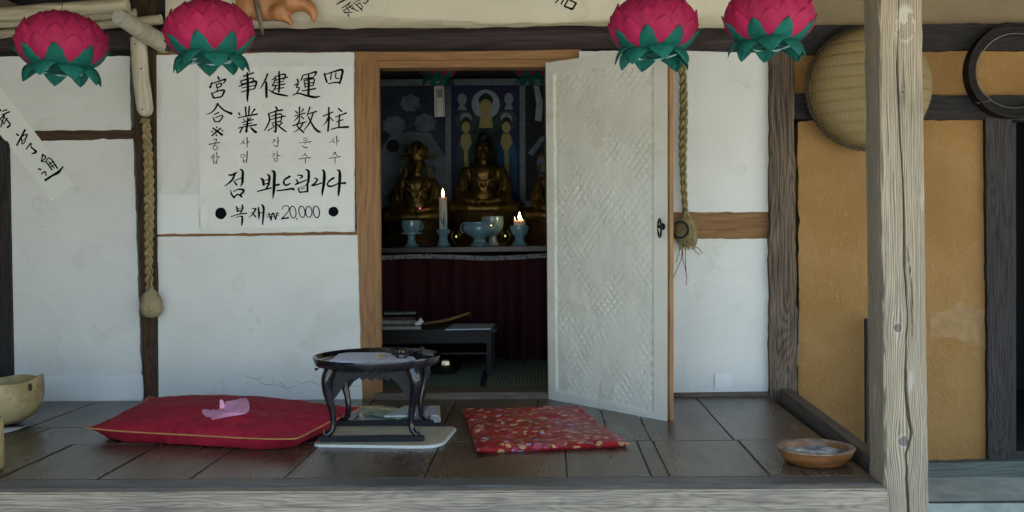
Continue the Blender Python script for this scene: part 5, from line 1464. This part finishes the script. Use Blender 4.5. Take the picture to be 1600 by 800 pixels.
# gilded statues
def gold():
    b = B('tarnished_gilding', 0.38, 0.85, 0.5)
    n = b.noise(b.vec(b.x, b.y, b.z), 16.0, 4, 0.65)
    col = b.mix(n.smooth(0.35, 0.7), (0.22, 0.150, 0.042), (0.09, 0.062, 0.022))
    return b.out(col, n * 0.35 + 0.30, n, 0.15, 0.004)
M['gold'] = gold()
M['gold_d'] = simple('darkened_gilding', (0.075, 0.050, 0.018), 0.55, 0.6, vary=0.4, scale=14)
M['topknot'] = simple('black_hair_curls', (0.012, 0.012, 0.014), 0.4, vary=0.4, scale=80, bump=0.6)
def statue(u, vhead, vbase, Y, label, crowned):
    b0 = at(u, vbase, Y); h = at(u, vhead, Y).z - b0.z           # seat to chin-top of the hair
    X, Z = b0.x, b0.z
    t = thing('gilded_statue', label, 'statue', (X, Y, AZ), 'gilded figures on the altar')
    V = lambda x, y, z: Vector((X + x * h, Y + y * h, Z + z * h))
    pr = [('b', V(0, 0, 0.30), (0.165 * h, 0.12 * h, 0.24 * h)), ('b', V(0, 0, 0.47), (0.20 * h, 0.115 * h, 0.13 * h)), ('b', V(0, -0.02, 0.20), (0.17 * h, 0.15 * h, 0.15 * h)),
          ('t', [V(0, 0, 0.52), V(0, -0.005, 0.66)], [0.072 * h, 0.062 * h]),
          ('b', V(0, -0.015, 0.745), (0.092 * h, 0.100 * h, 0.125 * h)), ('b', V(0, -0.03, 0.685), (0.068 * h, 0.07 * h, 0.06 * h)),
          ('t', [V(0, -0.112, 0.775), V(0, -0.128, 0.725)], [0.010 * h, 0.019 * h]),
          ('b', V(0.035, -0.103, 0.78), (0.028 * h, 0.014 * h, 0.008 * h)), ('b', V(-0.035, -0.103, 0.78), (0.028 * h, 0.014 * h, 0.008 * h)),
          ('b', V(0.034, -0.097, 0.755), (0.020 * h, 0.012 * h, 0.010 * h)), ('b', V(-0.034, -0.097, 0.755), (0.020 * h, 0.012 * h, 0.010 * h)),
          ('b', V(0, -0.108, 0.694), (0.024 * h, 0.014 * h, 0.009 * h)), ('b', V(0, -0.094, 0.655), (0.030 * h, 0.02 * h, 0.018 * h))]
    for s in (-1, 1):
        pr += [('b', V(s * 0.097, 0.0, 0.72), (0.014 * h, 0.026 * h, 0.070 * h)),
               ('t', [V(s * 0.20, 0.0, 0.50), V(s * 0.255, -0.02, 0.36), V(s * 0.265, -0.07, 0.22)], [0.070 * h, 0.068 * h, 0.060 * h]),
               ('t', [V(s * 0.265, -0.07, 0.22), V(s * 0.17, -0.20, 0.155), V(s * 0.06, -0.25, 0.145)], [0.062 * h, 0.044 * h, 0.030 * h]),
               ('b', V(s * 0.035, -0.265, 0.145), (0.055 * h, 0.03 * h, 0.022 * h)),
               ('t', [V(s * 0.14, 0.0, 0.09), V(s * 0.34, -0.12, 0.075), V(s * 0.36, -0.16, 0.07)], [0.115 * h, 0.095 * h, 0.080 * h]),
               ('t', [V(s * 0.36, -0.15, 0.065), V(s * 0.15, -0.27, 0.06), V(s * -0.05, -0.29, 0.055)], [0.080 * h, 0.062 * h, 0.045 * h]),
               ('t', [V(s * 0.13, -0.085, 0.54), V(s * 0.07, -0.135, 0.40), V(s * 0.02, -0.150, 0.28)], [0.020 * h, 0.018 * h, 0.016 * h]),
               ('t', [V(s * 0.21, -0.06, 0.48), V(s * 0.20, -0.12, 0.30), V(s * 0.14, -0.18, 0.18)], [0.020 * h, 0.019 * h, 0.017 * h]),
               ('t', [V(s * 0.30, -0.03, 0.40), V(s * 0.325, -0.08, 0.26), V(s * 0.30, -0.12, 0.13)], [0.020 * h, 0.020 * h, 0.018 * h])]
    for k in range(3): pr.append(('t', [V(-0.13 + 0.03 * k, -0.145 + 0.012 * k, 0.42 - 0.06 * k), V(0, -0.155, 0.36 - 0.06 * k), V(0.13 - 0.03 * k, -0.145 + 0.012 * k, 0.42 - 0.06 * k)], [0.010 * h] * 3))
    bm_ = blob_mesh(pr, 0.0062, 2)
    build(bm_, 'body', M['gold'], t, smooth=True, fix=False)
    if crowned:
        cr = MB(); cr.lathe([(0.100, 0.80), (0.112, 0.83), (0.118, 0.88), (0.10, 0.96), (0.07, 1.02), (0.03, 1.05), (0.001, 1.06)], (0, 0, 0), 28, wob=lambda a, i: 1 + 0.10 * sin(a * 9) * (i > 1))
        cr.v = [V(p.x, p.y, p.z) for p in cr.v]
        cb = build(cr, 'crown', M['gold'], t, smooth=True)
        f = MB()
        for k in range(9):
            a = -pi / 2 + (k - 4) * 0.36; hh_ = 0.13 if k % 2 == 0 else 0.09
            p = V(0.112 * cos(a), 0.112 * sin(a), 0.87); f.tube([p, p + Vector((0.008 * h * cos(a), 0.008 * h * sin(a), hh_ * 0.55 * h)), p + Vector((0.004 * h * cos(a), 0.004 * h * sin(a), hh_ * h))], [0.036 * h, 0.034 * h, 0.006 * h], 8)
        for s in (-1, 1):
            q = [V(s * 0.11, 0, 0.83), V(s * 0.20, -0.02, 0.84), V(s * 0.245, -0.02, 0.81)]; f.tube(q, [0.022 * h, 0.026 * h, 0.010 * h], 8)
            q = [V(s * (0.185 + 0.045 * cos(a)), 0.0, 0.64 + 0.07 * sin(a)) for a in [x * 0.7 for x in range(9)]]; f.tube(q, 0.018 * h, 8)
        build(f, 'crown_ornament', M['gold'], cb, smooth=True)
        build(MB().ball(V(0, 0.012, 0.80), (0.098 * h, 0.102 * h, 0.10 * h)), 'hair', M['topknot'], t, smooth=True)
    else:
        hb = [('b', V(0, 0.014, 0.812), (0.108 * h, 0.108 * h, 0.090 * h)), ('b', V(0, 0.02, 0.905), (0.070 * h, 0.070 * h, 0.075 * h)), ('b', V(0, 0.03, 0.76), (0.104 * h, 0.085 * h, 0.10 * h))]
        build(blob_mesh(hb, 0.006, 2), 'hair', M['topknot'], t, smooth=True, fix=False)
        build(MB().ball(V(0, -0.045, 0.885), 0.016 * h, 10, 8), 'jewel', M['gold'], t, smooth=True)
    # lotus seat with petals
    seat = MB().lathe([(0.001, -0.16), (0.42, -0.16), (0.45, -0.12), (0.36, -0.08), (0.40, -0.02), (0.43, 0.01), (0.001, 0.02)], (0, 0, 0), 36, fy=0.85, wob=lambda a, i: 1 + 0.05 * abs(sin(a * 8)) * (i in (1, 2, 4, 5)))
    k = (Z - AZ) / (0.16 * h)
    seat.v = [V(p.x, p.y - 0.05, p.z * (k if p.z < 0 else 1)) for p in seat.v]
    build(seat, 'lotus_seat', M['gold_d'], t, smooth=True)
    return t
statue(757, 203, 334, 6.72, 'gilded seated figure with black hair, central on the altar', False)
statue(653, 226, 346, 6.66, 'gilded seated figure in a tall crown, left on the altar behind the lit candle', True)
statue(870, 222, 344, 6.70, 'gilded seated figure mostly hidden by the open door leaf', True)

# offering vessels along the altar front
def celadon():
    b = B('pale_blue_glaze', 0.22, 0, 0.5)
    n = b.noise(b.vec(b.x, b.y, b.z), 20.0, 3)
    return b.out(b.mix(n, (0.13, 0.235, 0.29), (0.18, 0.30, 0.36)), Coat_Weight=0.3)
M['glaze'] = celadon()
VY = AY + 0.10
def pxs(v): return v / F * VY
def vessel(u, name, label, cat, prof, grp=None, mat='glaze', Y=VY, parts=()):
    b0 = at(u, 383, Y); k = Y / F
    t = thing(name, label, cat, (b0.x, Y, AZ), grp)
    build(MB().lathe([(max(0.0005, r * k), h * k) for r, h in prof], (b0.x, Y, AZ + 0.0005), 32), 'vessel_body', M[mat], t, smooth=True)
    return t, b0, k
t, b0, k = vessel(643, 'footed_cup', 'pale blue glazed cup on a tall foot, leftmost on the altar', 'cup', [(0, 0), (12, 0), (13, 2), (8, 6), (6, 12), (6, 18), (10, 20), (17, 21), (17, 23), (12, 24), (14, 28), (16, 34), (15, 42), (14, 42), (13, 30), (0, 28)])
hq = [Vector((b0.x + (14 + 4.5 * sin(a)) * k, VY - 0.01, AZ + (34 + 6 * cos(a)) * k)) for a in [pi * j / 10 for j in range(11)]]
build(MB().tube(hq, 0.0035, 8), 'cup_handle', M['glaze'], t, smooth=True)
stem = build(MB().tube([Vector((b0.x + 2 * k, VY, AZ + 30 * k)), Vector((b0.x + 8 * k, VY, AZ + 50 * k)), Vector((b0.x + 14 * k, VY, AZ + 60 * k))], 0.0012, 5), 'incense_stick', M['cord'], None)
tag(stem, 'thin incense stick with a glowing tip leaning in the left blue cup', 'incense stick')
def emit(name, c, s):
    m_ = bpy.data.materials.new(name); m_.use_nodes = True; p = m_.node_tree.nodes['Principled BSDF']
    p.inputs['Base Color'].default_value = (*c, 1); p.inputs['Emission Color'].default_value = (*c, 1); p.inputs['Emission Strength'].default_value = s
    return m_
M['ember'] = emit('ember', (1.0, 0.06, 0.16), 0.6)
M['flame'] = emit('candle_flame', (1.0, 0.72, 0.36), 4.0)
build(MB().ball((b0.x + 14.5 * k, VY, AZ + 61 * k), 0.0042, 10, 8), 'glowing_tip', M['ember'], stem, smooth=True)

def wax():
    b = B('candle_wax', 0.5, 0, 0.4)
    n = b.noise(b.vec(b.x, b.y, b.z), 30.0, 3)
    return b.out(b.mix(n, (0.62, 0.58, 0.50), (0.72, 0.68, 0.60)), Subsurface_Weight=0.6, Subsurface_Radius=(0.03, 0.015, 0.008), Subsurface_Scale=0.6)
M['wax'] = wax()
def lit_candle(u, base_h, r0, r1, top_h, label, drips, energy):
    b0 = at(u, 383, VY); k = VY / F
    z0, z1 = AZ + base_h * k, AZ + top_h * k
    t = thing('candle', label, 'candle', (b0.x, VY, z0), 'lit candles on the altar')
    prof = [(0.0005, z0), (r0 * k, z0), (r0 * k, (z0 + z1) / 2), (r1 * k, z1 - 0.004), (r1 * 0.9 * k, z1), (r1 * 0.55 * k, z1 - 0.003), (0.0005, z1 - 0.005)]
    build(MB().lathe(prof, (b0.x, VY, 0), 24, wob=(lambda a, i: 1 + 0.12 * sin(a * 3 + i)) if drips else None), 'wax_stick', M['wax'], t, smooth=True)
    w = build(MB().tube([(b0.x, VY, z1 - 0.006), (b0.x + 0.001, VY, z1 + 0.008)], 0.0012, 5), 'wick', M['cord'], t)
    build(MB().lathe([(0.0005, 0), (0.006, 0.006), (0.0085, 0.015), (0.0075, 0.026), (0.004, 0.038), (0.0005, 0.048)], (b0.x + 0.001, VY, z1 + 0.002), 16), 'flame', M['flame'], t, smooth=True)
    ld = bpy.data.lights.new('candle_light', 'POINT'); ld.energy = energy; ld.color = (1.0, 0.62, 0.28); ld.shadow_soft_size = 0.012
    lo = bpy.data.objects.new('candle_light', ld); COL.objects.link(lo); lo.parent = t; lo.location = (0.001, -0.0, z1 + 0.030 - z0)
    if drips:
        for dx, hgt in ((-7, 6), (5, 3)):
            build(MB().tube([(b0.x + dx * k, VY, z1 - 0.02), (b0.x + (dx - 0.5) * k, VY, z1 + hgt * k)], [0.007, 0.003], 8), 'wax_drip', M['wax'], t, smooth=True)
    return t, b0, k
vessel(693, 'candle_holder', 'pale blue glazed holder under the tall lit candle', 'candle holder', [(0, 0), (11, 0), (12, 2), (8, 8), (6, 16), (9, 20), (12, 24), (11, 28), (7, 28), (6, 24), (0, 24)], 'blue glazed candle holders')
t, b0, k = lit_candle(693, 24, 6.5, 6.2, 78, 'tall lit white candle in a blue holder, left of the central figure', False, 0.10)
lf = MB()
M['waxleaf'] = simple('painted_leaf_on_wax', (0.10, 0.17, 0.19), 0.5)
for (x0, z0_, x1, z1_, w) in ((0, 30, 3, 58, 0.007), (1, 32, -4, 50, 0.006), (2, 28, 5, 48, 0.005)):
    p0 = Vector((b0.x + x0 * k, VY - 6.9 * k, AZ + z0_ * k)); p1 = Vector((b0.x + x1 * k, VY - 6.6 * k, AZ + z1_ * k)); lf.tube([p0, p0.lerp(p1, 0.4), p1], [0.003, w, 0.001], 6, squash=0.3)
build(lf, 'wax_leaf', M['waxleaf'], t, smooth=True)
vessel(812, 'candle_holder', 'pale blue glazed holder under the short melted candle by the door', 'candle holder', [(0, 0), (12, 0), (13, 2), (8, 8), (7, 14), (12, 20), (15, 28), (14, 32), (11, 30), (9, 24), (0, 22)], 'blue glazed candle holders')
lit_candle(812, 24, 9.5, 8.0, 40, 'short melted lit candle beside the open door leaf', True, 0.16)
t, b0, k = vessel(749, 'incense_burner', 'wide pale blue footed bowl before the central figure', 'bowl', [(0, 0), (15, 0), (16, 3), (10, 7), (9, 12), (16, 17), (24, 22), (26, 28), (24, 34), (26, 36), (26, 38), (23, 38), (22, 30), (0, 26)])
for s in (-1, 1):
    hq = [Vector((b0.x + s * (24 + 5 * sin(a)) * k, VY, AZ + (29 + 7 * cos(a)) * k)) for a in [pi * j / 10 for j in range(11)]]
    build(MB().tube(hq, 0.004, 8), 'burner_handle', M['glaze'], t, smooth=True)
vessel(770, 'footed_cup', 'pale blue glazed cup standing behind the wide footed bowl', 'cup', [(0, 0), (10, 0), (11, 2), (7, 6), (6, 16), (12, 20), (16, 26), (18, 36), (17, 46), (16, 46), (15, 34), (0, 28)], Y=VY + 0.16)
M['brass'] = simple('polished_brass', (0.72, 0.52, 0.18), 0.16, 1.0, vary=0.1)
for u, lab in ((713, 'small polished brass vase between the tall candle and the wide bowl'), (790, 'small polished brass vase between the wide bowl and the short candle')):
    t, b0, k = vessel(u, 'brass_vase', lab, 'vase', [(0, 0), (6, 0), (6.5, 1.5), (3.5, 4), (4.5, 8), (7.5, 13), (8, 18), (6, 22), (4.5, 24), (6, 27), (5.4, 27), (3.8, 24), (0, 20)], 'brass vases on the altar', 'brass', VY - 0.02)
    for s in (-1, 1):
        hq = [Vector((b0.x + s * (6.5 + 3 * sin(a)) * k, VY - 0.02, AZ + (18 + 5 * cos(a)) * k)) for a in [pi * j / 8 for j in range(9)]]
        build(MB().tube(hq, 0.0018, 6), 'vase_handle', M['brass'], t, smooth=True)

# low black desk before the altar
DY0, DY1 = 5.34, 5.74
dzt = at(770, 514, DY0).z
dx1 = at(776, 514, DY0).x; dx0 = dx1 - 0.78
M['desk'] = wood('black_desk_wood', (0.006, 0.005, 0.005), (0.014, 0.011, 0.010), 'x', 0.45, bump=0.1, spec=0.15)
t = thing('low_desk', 'low black wooden desk in front of the maroon altar cloth', 'desk', ((dx0 + dx1) / 2, (DY0 + DY1) / 2, DECK))
build(MB().box((dx0, DY0, dzt - 0.018), (dx1, DY1, dzt)), 'desk_top', M['desk'], t, bevel=0.003)
build(MB().box((dx0 + 0.03, DY0 + 0.015, dzt - 0.075), (dx1 - 0.03, DY0 + 0.035, dzt - 0.0185)), 'drawer_front', M['desk'], t, bevel=0.002)
build(MB().box((dx0 + 0.03, DY0 + 0.02, dzt - 0.135), (dx1 - 0.035, DY1 - 0.02, dzt - 0.125)), 'shelf', M['desk'], t, bevel=0.002)
for x in (dx0 + 0.03, dx1 - 0.055):
    for y in (DY0 + 0.012, DY1 - 0.04):
        build(MB().box((x, y, DECK + 0.0065), (x + 0.026, y + 0.028, dzt - 0.0185)), 'leg', M['desk'], t, bevel=0.003)
M['bluepaper'] = simple('bluish_sheet', (0.30, 0.36, 0.42), 0.6, vary=0.1)
o = build(MB().prism([fl(696, 516, dzt + 0.001), fl(767, 515, dzt + 0.001), fl(774, 507, dzt + 0.001), fl(708, 508, dzt + 0.001)], (0, 0, 0.006)), 'open_ledger', M['bluepaper'], None)
tag(o, 'flat bluish white ledger on the right of the low black desk', 'book')
M['oldbook'] = simple('old_book_paper', (0.22, 0.23, 0.19), 0.8, vary=0.3, scale=30)
for i, (pts, z, th, lab) in enumerate((([(560, 516), (658, 515), (656, 508), (560, 508)], 0.001, 0.016, 'thick old book, lowest of the stack on the low desk'), ([(566, 512), (650, 511), (648, 505), (566, 505)], 0.018, 0.018, 'old cloth-bound book in the middle of the stack on the low desk'), ([(600, 502), (650, 501), (650, 496), (600, 496)], 0.037, 0.012, 'thin pale book, topmost of the stack on the low desk'))):
    tag(build(MB().prism([fl(u, v, dzt + 0.0) for u, v in pts], (0, 0, th)), 'book', M['oldbook'], None, origin=None), lab, 'book', 'books stacked on the low desk').location.z += z
o = build(MB().tube([at(662, 506, 5.6), at(700, 500, 5.62), at(734, 489, 5.65)], [0.008, 0.009, 0.007], 8), 'wooden_clapper', M['brown_h'], None, smooth=True)
tag(o, 'slim dark wooden stick lying aslant on the low desk', 'stick')
tag(build(MB().tube([at(650, 508, 5.42), at(660, 500, 5.42)], [0.014, 0.016], 12), 'white_cup', M['mat_edge'], None, smooth=True), 'little pale cup beside the books on the low desk', 'cup')
# round gong-shaped wooden bell with a bright catch of light under the desk
M['bell'] = simple('polished_bronze', (0.20, 0.16, 0.09), 0.12, 1.0, vary=0.2)
pc_ = fl(696, 584, DECK + 0.007)
o = build(MB().lathe([(0.03, 0), (0.06, 0.004), (0.085, 0.03), (0.088, 0.06), (0.080, 0.085), (0.074, 0.085), (0.08, 0.06), (0.07, 0.02), (0.001, 0.012)], (pc_.x, pc_.y, DECK + 0.007), 40), 'bronze_bowl', M['bell'], None, smooth=True)
tag(o, 'round polished bronze singing bowl on the mat beneath the low desk', 'bowl')
